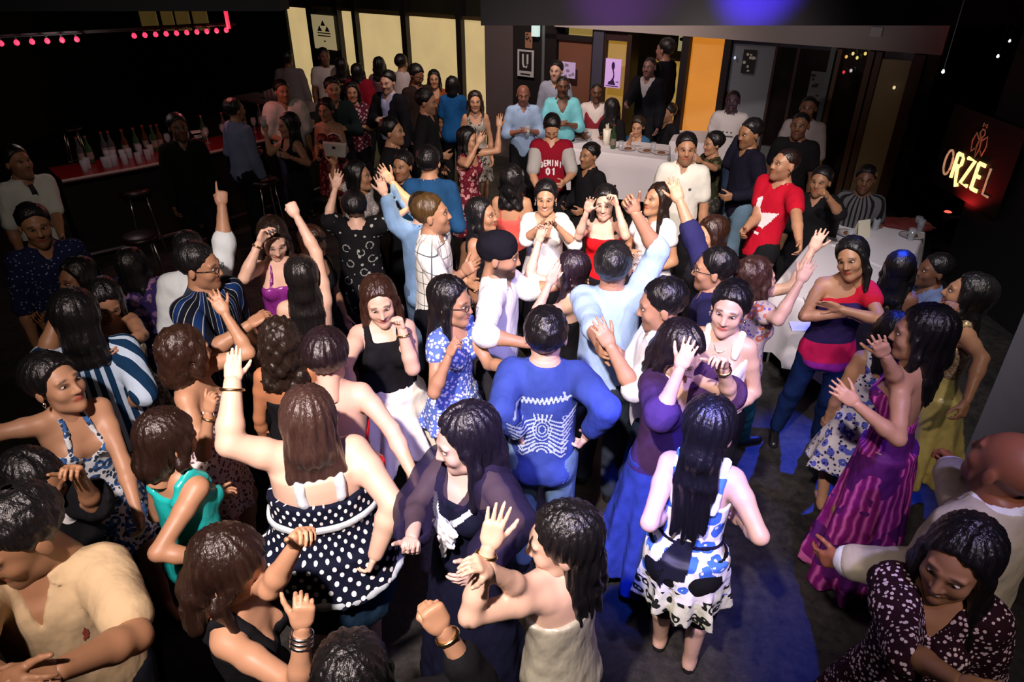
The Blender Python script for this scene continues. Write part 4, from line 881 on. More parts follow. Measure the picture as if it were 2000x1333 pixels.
p('bald man in light blue shirt standing against the grey wall with a drink', 1022, 186, 'm', 1.66, 8, hd=(4, 12, 0), skin=(.22, .09, .06), R='chest', L='chest', hair=('bald', BLK), wear=[shirt((.25, .36, .55), slv=1.2), pants(DK)])
p('tall man in turquoise shirt standing before the brown door', 1099, 170, 'm', 1.74, 4, skin=DEEP, R='chest', L='chest', hair=('buzz', BLK), wear=[shirt((.16, .50, .58), slv=1.2, z0=.42, loose=.03, vn=.74), pants(DK)])
p('man in pale blue shirt behind the turquoise shirt', 1086, 140, 'm', 1.76, -16, skin=FAIR, hair=('short', BLK), wear=[shirt((.34, .38, .50), slv=1.8), pants(DK)])
p('man in red waistcoat over white shirt by the poster column', 1166, 182, 'm', 1.62, 0, skin=DEEP, hair=('buzz', BLK), R='bent', L='bent', wear=[shirt((.55, .5, .48), slv=1.2), g('waistcoat', (.2, .02, .03), z0=.5, zf=.82, zb=.82, inf=.026, v=(.7, 1.2)), pants(DK)])
p('dark-haired woman in black seated in front of the red waistcoat', 1196, 212, 'f', 1.62, 160, z=1.33, skin=BROWN, hair=('bob', BLK, .16, 1.1), wear=[tank(DK, slv=.8), pants(DK)])
p('man in dark suit reaching an arm along the yellow panel', 1268, 132, 'm', 1.68, -24, lift=.22, skin=(.2, .10, .09), R=(1235, 185, 1222, 205, 'relax'), hair=('buzz', BLK), wear=[shirt((.35, .35, .38), slv=.2, z0=.62, loose=0, inf=.008), g('jacket', (.006, .006, .010), z0=.42, slv=1.9, neck=.085, vn=.70, inf=.024, slw=.006), pants(DK)])
p('tall man in black suit turned to the doorway light', 1298, 98, 'm', 1.88, -120, lift=.22, skin=(.3, .15, .12), hair=('short', BLK), wear=[g('jacket', (.006, .006, .012), z0=.42, slv=1.9, neck=.06, inf=.022), pants(DK)])
p('man in white T-shirt with small chest print near the grey wall', 1431, 198, 'm', 1.66, -6, skin=(.06, .03, .05), hair=('buzz', BLK), wear=[tee((.66, .62, .64)), jeans()], R='bent', L='bent')
p('man in black shirt and faded jeans rubbing his eyes', 1464, 262, 'm', 1.76, -52, hd=(-50, 8, 0), skin=BROWN, R=(1424, 318, 1447, 266, 'cup', 0, 0), L='bent', hair=('short', BLK), wear=[shirt((.010, .010, .022)), jeans((.10, .17, .24))])
p('woman in camouflage top with forearms crossed beside the black shirt', 1392, 282, 'f', 1.52, -58, hd=(-58, 6, 0), skin=MID, R='cross', L=(1396, 330, 1362, 312, 'relax'), hair=('bun', BLK), wear=[g('top', ('speck', (.025, .028, .015), (.10, .09, .04), 14, .4), z0=.45, slv=.45, neck=.08, inf=.014), pants(('speck', (.03, .03, .03), (.1, .09, .07), 20, .4))])
p('man in red T-shirt with white winged print, hair cropped', 1532, 322, 'm', 1.76, -38, hd=(-55, -4, 0), skin=MID, hip=(1484, 476), R=(1478, 425, 1450, 455, 'relax'), L=(1556, 428, 1562, 485, 'relax'), hair=('buzz', (.02, .01, .008)), acc=('earrings',), wear=[tee((.42, .006, .022), vn=.80, vs=.4), g('belt', (.7, .7, .7), z0=.455, z1=.475, zf=.9, zb=.9, inf=.012, wr=.001), pants(DK)])
p('man in black T-shirt standing in the shade by the glass door', 1562, 246, 'm', 1.74, -10, skin=DEEP, hair=('buzz', BLK), wear=[tee(DK), pants(DK)])
p('man in pale grey shirt behind the black T-shirt near the glass door', 1578, 212, 'm', 1.74, -6, skin=DEEP, hair=('buzz', BLK), wear=[shirt((.30, .27, .28), slv=1.), pants(DK)])
p('man in black shirt seated with hand over mouth beyond the red T-shirt', 1602, 356, 'm', 1.70, -14, z=1.32, sit=1, skin=BROWN, L=(1640, 418, 1612, 378, 'fist'), hair=('short', BLK), wear=[shirt(DK, slv=1.), pants(DK)])
p('man in dark striped shirt seated at the end of the long table', 1690, 352, 'm', 1.70, 0, z=1.22, sit=1, skin=DEEP, hair=('short', BLK), R='bent', L='bent', wear=[tee(('stripe', (.01, .01, .012), (.10, .10, .11), .06, .6)), pants(DK)])
p('man in pale blue jeans shirt seated in the dark beyond the gold dress', 1822, 530, 'm', 1.70, -60, z=1.10, sit=1, skin=DEEP, hair=('short', BLK), L='bent', R='bent', wear=[shirt((.12, .16, .30)), pants(DK)])

# --- along the lit panels and the bar
p('man in grey shirt bending over the far end of the bar', 562, 116, 'm', 1.74, 168, skin=DEEP, hair=('short', BLK), wear=[shirt((.17, .16, .17)), pants(DK)])
p('man in white T-shirt standing under the framed poster', 633, 112, 'm', 1.74, 14, skin=DEEP, hair=('short', BLK), wear=[tee((.48, .46, .46)), pants(DK)])
p('man in loose white T-shirt with short black hair facing us near the bar', 552, 180, 'm', 1.74, 18, skin=BROWN, hair=('short', BLK), L='down', R='bent', wear=[tee((.58, .60, .56), slv=.8, loose=.04, inf=.03, slw=.03, vn=.80), jeans()])
p('woman in black vest top drinking from a glass by the bar', 562, 246, 'f', 1.62, -62, hd=(-70, 4, 0), skin=MID, R=(528, 300, 520, 262, 'fist', 0, 0), L=(602, 320, 556, 304, 'relax'), hair=('pony', BLK, .24), wear=[tank(DK), pants(DK)])
p('man in faded blue-grey shirt leaning on the bar', 460, 216, 'm', 1.70, 118, skin=BROWN, hair=('short', BLK), R='down', L='bent', fat=1.1, wear=[shirt((.15, .19, .30), slv=1.85, z0=.43, loose=.02), pants(DK)])
p('woman in red and black strapless dress holding a white handbag', 637, 216, 'f', 1.62, -22, hd=(-30, 6, 0), skin=MID, R='bent', L='chest', hair=('bun', DKB), acc=('necklace',), wear=[dress(('floral', (.06, .01, .015), (.3, .1, .1), (.25, .02, .02), 20, .3), .3, .22, straps=())])
p('man in black drinking from a cup next to the red shawl', 650, 176, 'm', 1.78, 10, skin=MID, L='chest', hair=('short', BLK), wear=[shirt((.015, .03, .03)), pants(DK)])
p('woman in maroon and white patterned top sipping a drink', 688, 182, 'f', 1.62, 0, skin=TAN, R='up', L='chest', hair=('long', BLK, .2), wear=[g('top', ('speck', (.12, .02, .04), (.55, .45, .5), 26, .4), z0=.45, slv=.5, neck=.08, inf=.02, loose=.03), pants(DK)])
p('woman with black hair in a dark top against the second lit panel', 668, 130, 'f', 1.62, 160, skin=BROWN, hair=('long', BLK, .26, 1.1), wear=[tank(DK, slv=.6), pants(DK)])
p('woman in red shawl seen from behind against the lit panels', 700, 142, 'f', 1.62, 150, skin=BROWN, hair=('bob', BLK, .15, 1.1), wear=[g('shawl', (.22, .008, .02), z0=.45, slv=1.2, neck=.07, inf=.035, slw=.03), pants(DK)])
p('woman in mauve top beside the dark mullion, black hair to shoulders', 741, 128, 'f', 1.62, 170, skin=BROWN, hair=('long', BLK, .2, 1.1), wear=[tank((.12, .05, .08), slv=.5), pants(DK)])
p('man in white shirt bending toward the panels, dark hair', 785, 124, 'm', 1.72, 150, skin=BROWN, hair=('short', BLK), wear=[shirt((.50, .46, .48)), pants(DK)])
p('young man in dark suit and open lilac collar, fair skin', 757, 162, 'm', 1.78, -34, hd=(-30, 8, 0), skin=FAIR, hair=('short', BLK), L='down', R='chest', wear=[shirt((.34, .38, .66), slv=.1, z0=.5), g('suit_jacket', (.008, .008, .012), z0=.41, slv=1.9, neck=.085, vn=.64, vs=.22, inf=.024, slw=.006), pants(DK)])
p('person in dark brown clothes bending behind the suit jacket', 814, 148, 'm', 1.76, 30, hd=(40, 25, 0), skin=DEEP, hair=('short', BLK), wear=[shirt((.02, .012, .010)), pants(DK)])
p('woman in rust-orange top before the third lit panel', 848, 156, 'f', 1.60, 0, skin=MID, hair=('bob', BLK, .15), wear=[tank((.22, .06, .02), slv=.4), pants(DK)])
p('person in cobalt blue top seen from behind by the last mullion', 884, 168, 'f', 1.60, 172, skin=BROWN, hair=('bob', BLK, .14, 1.1), wear=[g('top', (.008, .07, .22), z0=.45, slv=.7, neck=.07, inf=.02, loose=.02), pants(DK)])
p('man in black shirt in profile facing the patterned dress', 834, 200, 'm', 1.78, 72, hd=(76, 8, 0), skin=MID, hair=('short', BLK), wear=[shirt((.010, .010, .012)), pants(DK)], R='bent')
p('woman in zigzag patterned sleeveless dress with brown bob', 928, 200, 'f', 1.60, 2, skin=TAN, hair=('bob', DKB, .16, 1.05), R='bent', L='down', wear=[dress(('floral', (.32, .30, .27), (.06, .05, .05), (.5, .5, .48), 17, .3), .3, .23)])
p('dark-haired man in black T-shirt in profile in the middle of the crowd', 768, 258, 'm', 1.72, 70, skin=MID, hair=('short', BLK), wear=[tee(DK), pants(DK)], R='bent')
p('person in black with face half hidden behind raised blue sleeves', 786, 326, 'm', 1.60, -30, skin=BROWN, hair=('short', BLK), wear=[tee((.01, .01, .03)), pants(DK)], R='bent')
p('bartender in black standing behind the red bar counter', 348, 250, 'm', 1.72, 14, skin=DEEP, hair=('short', BLK), wear=[shirt((.008, .010, .008)), pants(DK)])
p('woman in purple and brown patterned shawl in the shadows', 262, 520, 'f', 1.54, 150, skin=DEEP, hair=('bob', BLK, .16, 1.1), wear=[g('shawl', ('floral', (.03, .02, .10), (.22, .12, .28), (.14, .09, .06), 16, .3), z0=.42, slv=1.3, neck=.07, inf=.03, slw=.03), pants(DK)])
p('dark figure with a hand raised to the face near the striped shirt', 150, 548, 'f', 1.58, -60, skin=BROWN, R='up', L='down', hair=('long', BLK, .2), wear=[tank(DK, slv=1.2), pants(DK)])
p('person in black and white printed blouse with one hand on the chest', 72, 948, 'f', 1.56, 30, hd=(30, 20, 0), skin=BROWN, L=(185, 985, 152, 930, 'cup', .8, .8), R='bent', hair=('long', BLK, .25, 1.1), wear=[g('blouse', ('speck', (.006, .006, .008), (.6, .6, .6), 6, .2), z0=.45, slv=1.5, neck=.07, inf=.02, slw=.012), pants(DK)])
# ---------------------------------------------------------------- the room
WA = P(560, 12, 2.15)[:2]; WB = P(1830, 105, 2.15)[:2]; wdir = unit(WB - WA); wn = np.array([wdir[1], -wdir[0]]); wn = wn if wn[1] < 0 else -wn
WANG = math.atan2(wdir[1], wdir[0])
def WP(px, py):
    """pixel -> (distance along the back wall, height)"""
    d = ray(px, py); t = ((WA - CO[:2]) @ wn) / (d[:2] @ wn); q = CO + d * t; return (q[:2] - WA) @ wdir, q[2]
def S_(px, py=60): return WP(px, py)[0]
def wobj(name, mb, mats, parent=None, smooth=False):
    """mesh given in wall coordinates: x along, y out of the wall towards the room is negative, z up"""
    o = mb.build(name, mats, parent, smooth)
    if parent is None: o.location = (WA[0], WA[1], 0); o.rotation_euler = (0, 0, WANG)
    return o
def wempty(name, label, cat, s, z=0, out=0.):
    o = ob(name, None); q = WA + wdir * s + wn * out; o.location = (q[0], q[1], z); o.rotation_euler = (0, 0, WANG); tagit(o, label, cat); return o
def struct(o): o['kind'] = 'structure'; return o
grey = plain('wall grey', (.040, .038, .042), .8, bmp=(9, .01)); dark = plain('wall dark', (.006, .005, .006), .8); brownw = plain('dark wood', (.030, .010, .006), .6, bmp=(14, .005))
bluegrey = plain('wall blue grey', (.20, .22, .26), .8, bmp=(9, .01)); steel = plain('chrome', (.7, .7, .72), .2, 1)
# floor
m, nt, b = new_mat('floor'); b.inputs['Roughness'].default_value = .55; b.inputs['Specular IOR Level'].default_value = .35
tc = N(nt, 'ShaderNodeTexCoord'); n1 = N(nt, 'ShaderNodeTexNoise'); n1.inputs['Scale'].default_value = 1.7; n1.inputs['Detail'].default_value = 9; n1.inputs['Roughness'].default_value = .72
n2 = N(nt, 'ShaderNodeTexNoise'); n2.inputs['Scale'].default_value = 14; n2.inputs['Detail'].default_value = 6; n2.inputs['Roughness'].default_value = .8
nt.links.new(tc.outputs['Object'], n1.inputs['Vector']); nt.links.new(tc.outputs['Object'], n2.inputs['Vector'])
fc_ = mathn(nt, 'MULTIPLY', n1.outputs['Fac'], n2.outputs['Fac']); fc_ = mathn(nt, 'MULTIPLY', mathn(nt, 'SUBTRACT', fc_, .14), 5.)
nt.links.new(mixc(nt, fc_, (.006, .006, .007), (.045, .042, .038)), b.inputs['Base Color'])
bu = N(nt, 'ShaderNodeBump'); bu.inputs['Distance'].default_value = .006; bu.inputs['Strength'].default_value = .5; nt.links.new(n2.outputs['Fac'], bu.inputs['Height']); nt.links.new(bu.outputs[0], b.inputs['Normal'])
FLOOR = m
struct(MB().box((-9, -3.2, -.12), (9, 20, 0)).build('floor', FLOOR))
struct(MB().box((-9, -3.2, 5.6), (9, 20, 5.8)).build('ceiling', dark))
struct(MB().box((-9.2, -3.2, 0), (-9, 20, 5.6)).build('wall_left', dark)); struct(MB().box((4.78, -3.2, 0), (5.0, 7.05, 5.6)).build('wall_right', plain('wall black', (.0035, .0035, .0045), .7)))
struct(MB().box((-9, -3.4, 0), (5, -3.2, 5.6)).build('wall_rear', dark))
# back wall: piers and heads between the openings
s0, s1, s2 = S_(555, 12), S_(946, 38), S_(1840, 105); zt = 2.15
mb = MB(); mb.box((-6.5, 0, 0), (s0, .2, 5.6)); wobj('wall_back', mb, dark)['kind'] = 'structure'
mb = MB(); mb.box((s1, 0, 0), (S_(1002, 60), .2, 5.6)); mb.box((S_(1002, 60), 0, zt), (s2, .2, 5.6)); wobj('wall_front', mb, plain('wall taupe', (.10, .08, .085), .8, bmp=(9, .01)))['kind'] = 'structure'
mb = MB(); mb.box((s0, 0, 0), (s1, .2, .15)); wobj('trim_1', mb, dark)['kind'] = 'structure'
# lit frosted panels
def pane(mname, c, e):
    if mname in MATS: return MATS[mname]
    m, nt, b = new_mat(mname); tc = N(nt, 'ShaderNodeTexCoord'); n = N(nt, 'ShaderNodeTexNoise'); n.inputs['Scale'].default_value = 1.6; n.inputs['Detail'].default_value = 5; nt.links.new(tc.outputs['Object'], n.inputs['Vector'])
    col = mixc(nt, n.outputs['Fac'], tuple(x * .72 for x in c), tuple(x * 1.25 for x in c)); nt.links.new(col, b.inputs['Emission Color']); b.inputs['Emission Strength'].default_value = e; b.inputs['Base Color'].default_value = (.2, .17, .1, 1); MATS[mname] = m; return m
PN = pane('backlit frosted glass', (.60, .44, .20), .85)
scr = wempty('partition_screen', 'backlit cream glass partition with dark vertical mullions', 'partition', s0)
for x0, x1, ty in ((556, 602, 14), (663, 690, 22), (697, 785, 26), (795, 893, 32), (903, 946, 38)):
    a, z = WP(x0, ty); c = S_(x1, ty); mb = MB().box((a - s0, .05, .12), (c - s0, .09, z)); mb.build('panel', PN, scr)
for x0, x1 in ((602, 612), (655, 663), (690, 697), (785, 795), (893, 903)):
    mb = MB().box((S_(x0, 30) - s0, -.05, 0), (S_(x1, 30) - s0, .10, 3.4)); mb.build('mullion', plain('mullion black', (.008, .006, .008), .5), scr)
a, z = WP(612, 20); mb = MB().box((a - s0, .02, 0), (S_(655, 20) - s0, .10, 3.4)); mb.build('post', dark, scr)
mb = MB().box((0, .0, WP(560, 13)[1]), (s1 - s0, .10, WP(560, 13)[1] + .05)); mb.build('top_rail', plain('rail wood', (.06, .04, .015), .5), scr)
# night street seen above the partition
STR = plain('street night', (.006, .006, .008), .6); struct(wobj('wall_street', MB().box((s0 - 3, 2.4, 0), (s1 + 3, 2.5, 5)), STR))
for k in range(22):
    sx = s0 + .1 + (s1 - s0 + .3) * rnd.random(); zz = 2.42 + rnd.random() * .7; w = .03 + .06 * rnd.random(); c = rnd.choice([(1, .75, .35), (1, .9, .7), (.9, .2, .1), (1, .8, .3)])
    mb = MB().lathe([(.001, -w / 2), (w / 2, 0), (.001, w / 2)], (0, 0, 0), 8, False); o = mb.build('street_lamp', plain('lamp glow %.1f%.1f' % c[1:], (.1, .1, .1), emit=c, es=2.2), None, True); q = WA + wdir * sx - wn * 2.2; o.location = (q[0], q[1], zz)
    tagit(o, 'small glowing street lamp seen through the glass above the partition', 'lamp', 'street lamps beyond the glass')
def poster(name, label, px0, py0, px1, py1, paper, ink, out=.06, seed=0, kind='blobs', s_off=0):
    a, z1_ = WP(px0, py0); c, _ = WP(px1, py0); z0_ = WP(px0, py1)[1]; o = wempty(name, label, 'poster', (a + c) / 2, z0_, out)
    w, h = (c - a), z1_ - z0_; MB().box((-w / 2, 0, 0), (w / 2, .008, h)).build('sheet', paper, o)
    mb = MB()
    if kind == 'portrait':            # standing figure silhouette printed on the sheet
        P2 = [(-.05, .30), (.02, .36), (.05, .47), (-.02, .60), (-.10, .70), (-.11, .82), (-.03, .90), (.07, .88), (.12, .78), (.10, .68), (.05, .62), (.10, .52), (.12, .40), (.08, .28), (.2, .14), (.22, .1), (-.3, .1), (-.26, .2), (-.12, .24)]
        mb.add([(x * w * .95, -.003, y * h) for x, y in P2], [tuple(range(len(P2)))]); mb.add([(x * w, -.003, z * h) for x, z in ((.22, .2), (.4, .2), (.4, .23), (.22, .23))], [(0, 1, 2, 3)])
        mb.add([(x * w, -.003, z * h) for x, z in ((-.4, .04), (.4, .04), (.4, .07), (-.4, .07))], [(0, 1, 2, 3)])
        mb.add([(x * w, -.004, z * h) for x, z in ((.2, .45), (.4, .45), (.4, .75), (.2, .75))], [(0, 1, 2, 3)]) if 0 else None
    elif kind == 'crest':             # triangular emblem with two lines under it
        for k in range(3):
            x = (k - 1) * .17; zc = .62 if k != 1 else .78; mb.add([((x + dx) * w, -.003, (zc + dz) * h) for dx, dz in ((-.11, -.09), (.11, -.09), (.0, .08))], [(0, 1, 2)])
            mb.add([((x + dx) * w, -.004, (zc + dz) * h) for dx, dz in ((-.05, -.06), (.05, -.06), (.0, .02))], [(0, 1, 2)]) if 0 else None
        for z in (.46, .38): mb.add([(x * w, -.003, (z + d) * h) for x, d in ((-.3, 0), (.3, .0), (.28, .035), (-.28, .035))], [(0, 1, 2, 3)])
        mb.add([(x * w, -.003, z * h) for x, z in ((-.04, .22), (.04, .22), (.04, .26), (-.04, .26))], [(0, 1, 2, 3)])
    elif kind == 'frame':             # black inner field with a pale U shape
        mb.add([(x * w, -.003, z * h) for x, z in ((-.38, .22), (.38, .22), (.38, .93), (-.38, .93))], [(0, 1, 2, 3)])
        mb.add([(x * w, -.003, z * h) for x, z in ((-.3, .06), (.3, .06), (.3, .12), (-.3, .12))], [(0, 1, 2, 3)])
        m2 = MB(); m2.tube([(x * w, -.008, z * h) for x, z in ((-.14, .84), (-.14, .5), (-.08, .36), (.08, .36), (.14, .5), (.14, .84))], .018, 6); m2.build('print', paper, o)
    else:
        r2 = random.Random(seed)
        for k in range(7):
            x, z, q = (r2.random() - .5) * .7, .12 + r2.random() * .75, .06 + r2.random() * .07; mb.add([((x + q * math.cos(t) * (1.5 if k % 2 else 1)) * w, -.003, z * h + q * math.sin(t) * w) for t in np.linspace(0, 6.28, 9)[:-1]], [tuple(range(8))])
    mb.build('print', ink, o); return o
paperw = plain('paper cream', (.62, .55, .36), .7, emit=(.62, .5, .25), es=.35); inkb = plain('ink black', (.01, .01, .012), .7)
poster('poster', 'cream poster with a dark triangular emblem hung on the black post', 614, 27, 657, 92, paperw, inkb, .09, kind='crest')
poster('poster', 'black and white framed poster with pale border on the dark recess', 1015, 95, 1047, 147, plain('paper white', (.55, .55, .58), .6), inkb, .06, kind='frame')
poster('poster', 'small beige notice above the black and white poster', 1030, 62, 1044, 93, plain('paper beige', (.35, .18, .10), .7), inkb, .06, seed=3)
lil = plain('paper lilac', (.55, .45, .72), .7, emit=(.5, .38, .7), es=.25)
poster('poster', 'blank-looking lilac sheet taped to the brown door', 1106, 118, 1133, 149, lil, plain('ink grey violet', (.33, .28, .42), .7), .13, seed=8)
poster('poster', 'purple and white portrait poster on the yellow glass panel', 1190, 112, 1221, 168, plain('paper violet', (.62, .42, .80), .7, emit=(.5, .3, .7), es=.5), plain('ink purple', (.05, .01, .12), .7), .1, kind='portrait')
poster('poster', 'black flyer with four white spots on the blue-grey wall', 1455, 96, 1481, 143, inkb, plain('paper spots', (.6, .6, .55), .7), .03, seed=5)
poster('poster', 'tall monochrome collage poster on the dark window', 1587, 138, 1616, 196, plain('paper dim', (.13, .13, .14), .7), inkb, .03, seed=11)
# recess, door, pier, yellow panels, orange panel
def pier(name, x0, x1, y, mat, out=0., z1_=zt, z0_=0., thick=.2): return struct(wobj(name, MB().box((S_(x0, y), -out, z0_), (S_(x1, y), thick, z1_)), mat))
pier('wall_recess', 1002, 1062, 60, dark); pier('trim_2', 1062, 1068, 60, plain('frame pale', (.12, .14, .15), .6), .04)
a, z = WP(1046, 45); o = wempty('wall_lamp', 'small white wall lamp shining at the top of the dark recess', 'lamp', a, z - .28, .08); MB().box((0, -.03, .1), (.12, .03, .26)).build('diffuser', plain('lamp cool', (.3, .3, .3), emit=(.55, .75, .7), es=.9), o); MB().box((-.01, -.035, .26), (.14, .035, .29)).build('cap', plain('lamp cap', (.5, .5, .5), .5, emit=(1, 1, 1), es=.4), o)
dw = plain('door veneer', (.20, .085, .050), .5, bmp=(6, .003)); 
o = wobj('door_1', MB().box((S_(1092, 78), .0, 0), (S_(1160, 78), .05, WP(1092, 76)[1])), dw); o['kind'] = 'structure'
mb = MB(); sA, sB, zd = S_(1068, 60), S_(1164, 60), WP(1092, 76)[1]; mb.box((sA, -.05, 0), (S_(1090, 76), .2, zt)); mb.box((S_(1160, 76), -.05, 0), (sB, .2, zt)); mb.box((sA, -.05, zd), (sB, .2, zd + .07)); struct(wobj('trim_3', mb, plain('door frame black', (.012, .01, .012), .5)))
mb = MB().box((S_(1110, 55) , .02, zd + .07), (S_(1164, 55), .06, zd + .19)); struct(wobj('window_1', mb, pane('transom glow', (.5, .34, .08), .45)))
mb = MB().lathe([(.001, -.03), (.025, -.02), (.03, 0), (.025, .02), (.001, .03)], (S_(1155, 150), -.08, 1.0), 10, False); wobj('door_knob', mb, steel, None, True); bpy.data.objects['door_knob'].parent = bpy.data.objects['door_1']; bpy.data.objects['door_knob'].location = (0, 0, 0); bpy.data.objects['door_knob'].rotation_euler = (0, 0, 0)
pier('trim_4', 1164, 1184, 60, plain('pier blue', (.06, .06, .10), .7), .06)
YL = pane('yellow glass', (.62, .32, .035), .42)
struct(wobj('window_2', MB().box((S_(1187, 80), .03, .2), (S_(1229, 80), .06, WP(1187, 78)[1])), YL)); pier('trim_5', 1184, 1187, 70, brownw, .04); pier('trim_6', 1229, 1238, 70, brownw, .05)
pier('wall_panel', 1187, 1229, 70, plain('pelmet brown', (.03, .008, .01), .7), .03, zt, WP(1187, 78)[1])
# opening with far lit room
struct(wobj('window_3', MB().box((S_(1238, 70), .5, .0), (S_(1338, 70), .54, 1.75)), pane('yellow room', (.55, .33, .05), .5)))  # glowing sheet stands in for lit yellow wood panels
struct(wobj('wall_far_room', MB().box((S_(1225, 70), .9, .0), (S_(1350, 70), .95, 2.6)), plain('far room dark', (.008, .008, .01), .7)))
mb = MB(); mb.box((S_(1238, 110), .42, 1.75), (S_(1330, 110), .5, 1.79)); struct(wobj('trim_7', mb, plain('rail grey', (.12, .09, .06), .6)))
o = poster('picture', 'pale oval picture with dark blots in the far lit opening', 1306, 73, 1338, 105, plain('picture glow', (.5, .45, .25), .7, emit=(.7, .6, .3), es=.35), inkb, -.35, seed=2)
pier('trim_8', 1338, 1352, 75, plain('frame near black', (.012, .006, .010), .6), .08)
ORG = pane('orange glass', (.80, .25, .012), .68)
struct(wobj('window_4', MB().box((S_(1352, 78), .02, .05), (S_(1420, 78), .06, WP(1352, 70)[1])), ORG)); pier('trim_9', 1420, 1433, 80, plain('frame near black', (.012, .006, .010), .6), .08)
pier('wall_bay', 1433, 1517, 88, bluegrey, .0, WP(1433, 84)[1] + .0); pier('trim_10', 1433, 1640, 88, plain('rail blue black', (.010, .010, .03), .6), .03, zt, WP(1433, 84)[1])
struct(wobj('window_5', MB().box((S_(1517, 92), .03, .85), (S_(1626, 92), .06, WP(1517, 90)[1])), plain('glass dark', (.012, .008, .009), .15))); pier('wall_dado', 1517, 1640, 92, plain('dado grey', (.12, .13, .13), .7), .02, .85); pier('trim_11', 1626, 1636, 92, plain('frame pale', (.12, .14, .15), .6), .05)
pier('trim_12', 1517, 1522, 92, brownw, .04); pier('trim_13', 1560, 1566, 92, brownw, .04)
# glazed doors at the right end, with coloured bottles of light behind
struct(wobj('window_6', MB().box((S_(1640, 95), .04, .0), (S_(1840, 100), .07, WP(1640, 93)[1])), plain('glass dark brown', (.010, .006, .003), .12)))
wood = plain('post wood', (.10, .045, .022), .55, bmp=(10, .004))
for i, (x0, x1, yy) in enumerate(((1640, 1648, 95), (1700, 1712, 95), (1716, 1728, 95), (1788, 1812, 100))): pier('trim_%d' % (14 + i), x0, x1, yy, wood, .06, zt - .02)
struct(wobj('door_2', MB().box((S_(1728, 100), .0, 0), (S_(1788, 100), .05, zt - .1)), pane('door glow', (.16, .085, .03), .06)))  # faint emission put in for yellowish reflections in the glass
for k, (px, py, c) in enumerate(((1655, 110, (1, .5, .1)), (1668, 104, (1, .8, .3)), (1676, 112, (.9, .8, .2)), (1650, 140, (.8, .05, .05)), (1664, 137, (.6, .6, .6)), (1692, 104, (1, .75, .2)), (1748, 170, (1, .8, .4)), (1438, 112, (.7, .8, 1)))):
    s, z = WP(px, py); o = wempty('indicator_lamp', 'small coloured lamp glowing behind the dark glass doors' if k < 7 else 'tiny white lamp on the blue-grey wall', 'lamp', s, z, .05)
    if k < 7: o['group'] = 'small lamps behind the glass doors'
    MB().lathe([(.001, -.022), (.015, -.010), (.016, .010), (.001, .022)], (0, 0, 0), 8, False).build('bulb', plain('glow %.1f %.1f %.1f' % c, (.1, .1, .1), emit=c, es=.8), o, True); MB().box((-.01, 0, -.01), (.01, .05, .01)).build('bracket', dark, o)
# light-grey head over the doors and near beams
struct(wobj('wall_head', MB().box((S_(1090, 50), -.10, zt), (S_(1843, 100), -.0, 3.6)), plain('head grey', (.50, .45, .44), .8, bmp=(7, .01))))
s, z = WP(1717, 60); o = wempty('smoke_detector', 'small white box detector on the pale band over the doors', 'detector', s, z, .12); MB().box((-.06, -.03, -.05), (.06, .02, .05)).build('housing', plain('abs white', (.6, .6, .62), .5), o)
bm = plain('beam plaster', (.010, .009, .012), .75, bmp=(5, .01)); q = P(1300, 50, 2.57); yb = q[1]
xb = P(948, 30, 2.6)[0]; struct(MB().prism([(xb - .02, yb), (4.77, yb), (4.77, yb + .3), (xb - .02, yb + .3)], 2.57, 5.55).build('beam_violet', bm))
q = P(300, 22, 2.70); struct(MB().box((-8.9, q[1] + .0, 2.70), (P(548, 22, 2.70)[0], q[1] + .3, 5.55)).build('beam_grey', plain('beam grey', (.035, .042, .048), .8)))
# right-hand pillar
q = P(1868, 938, 0); struct(MB().box((q[0], q[1] - .9, 0), (q[0] + .45, q[1] + .02, 5.55)).build('pillar', plain('pillar grey', (.16, .16, .18), .7, bmp=(8, .006))))
# ---- neon sign
sg = ob('neon_sign', None, loc=(4.74, 0, 0)); tagit(sg, 'wall sign with glowing cream capital letters under a small bird emblem', 'sign')
glow = plain('letter glow', (.8, .6, .3), .5, emit=(1, .62, .22), es=2.0); dimg = plain('letter dim', (.5, .35, .25), .5, emit=(.9, .45, .25), es=.45)
y0 = P(1815, 332, 1.09); ys_, ye_ = 7.56, 6.62
LET = {'O': [[(.5 + .42 * math.cos(t), .5 + .5 * math.sin(t)) for t in np.linspace(0, 2 * math.pi, 25)]], 'R': [[(.1, 0), (.1, 1)], [(.1, 1), (.6, 1), (.78, .88), (.78, .66), (.6, .54), (.1, .54)], [(.45, .54), (.62, .15), (.85, -.22), (1.1, -.12)]],
       'Z': [[(.05, 1), (.85, 1), (.05, 0), (.9, 0)]], 'E': [[(.1, 0), (.1, 1)], [(.1, 1), (.8, 1)], [(.1, .52), (.65, .52)], [(.1, 0), (.8, 0)]], 'L': [[(.15, 1), (.15, 0), (.8, 0)]]}
for k, ch in enumerate('ORZEL'):
    mb = MB(); w = (ys_ - ye_) / 5; 
    for st in LET[ch]: mb.tube([(0, ys_ - w * (k + .08 + .82 * x), 1.05 + .26 * z) for x, z in st], .021 if k in (1, 2, 3) else .014, 6)
    mb.build('letter', dimg if k in (0, 4) else glow, sg, True)
mb = MB(); cy = (ys_ + ye_) / 2 - .02
def bp(pts, r=.009): mb.tube([(0, cy - x, 1.42 + z) for x, z in pts], r, 6)
bp([(-.02, .2), (-.04, .16), (-.01, .12), (-.03, .02), (0, -.08), (.03, .02), (.01, .12), (.04, .16), (.02, .2), (-.02, .2)]); bp([(-.03, .1), (-.09, .15), (-.12, .06), (-.09, -.04), (-.05, .0)]); bp([(.03, .1), (.09, .15), (.12, .06), (.09, -.04), (.05, .0)]); bp([(-.03, .22), (-.03, .26), (0, .235), (.03, .26), (.03, .22)], .006)
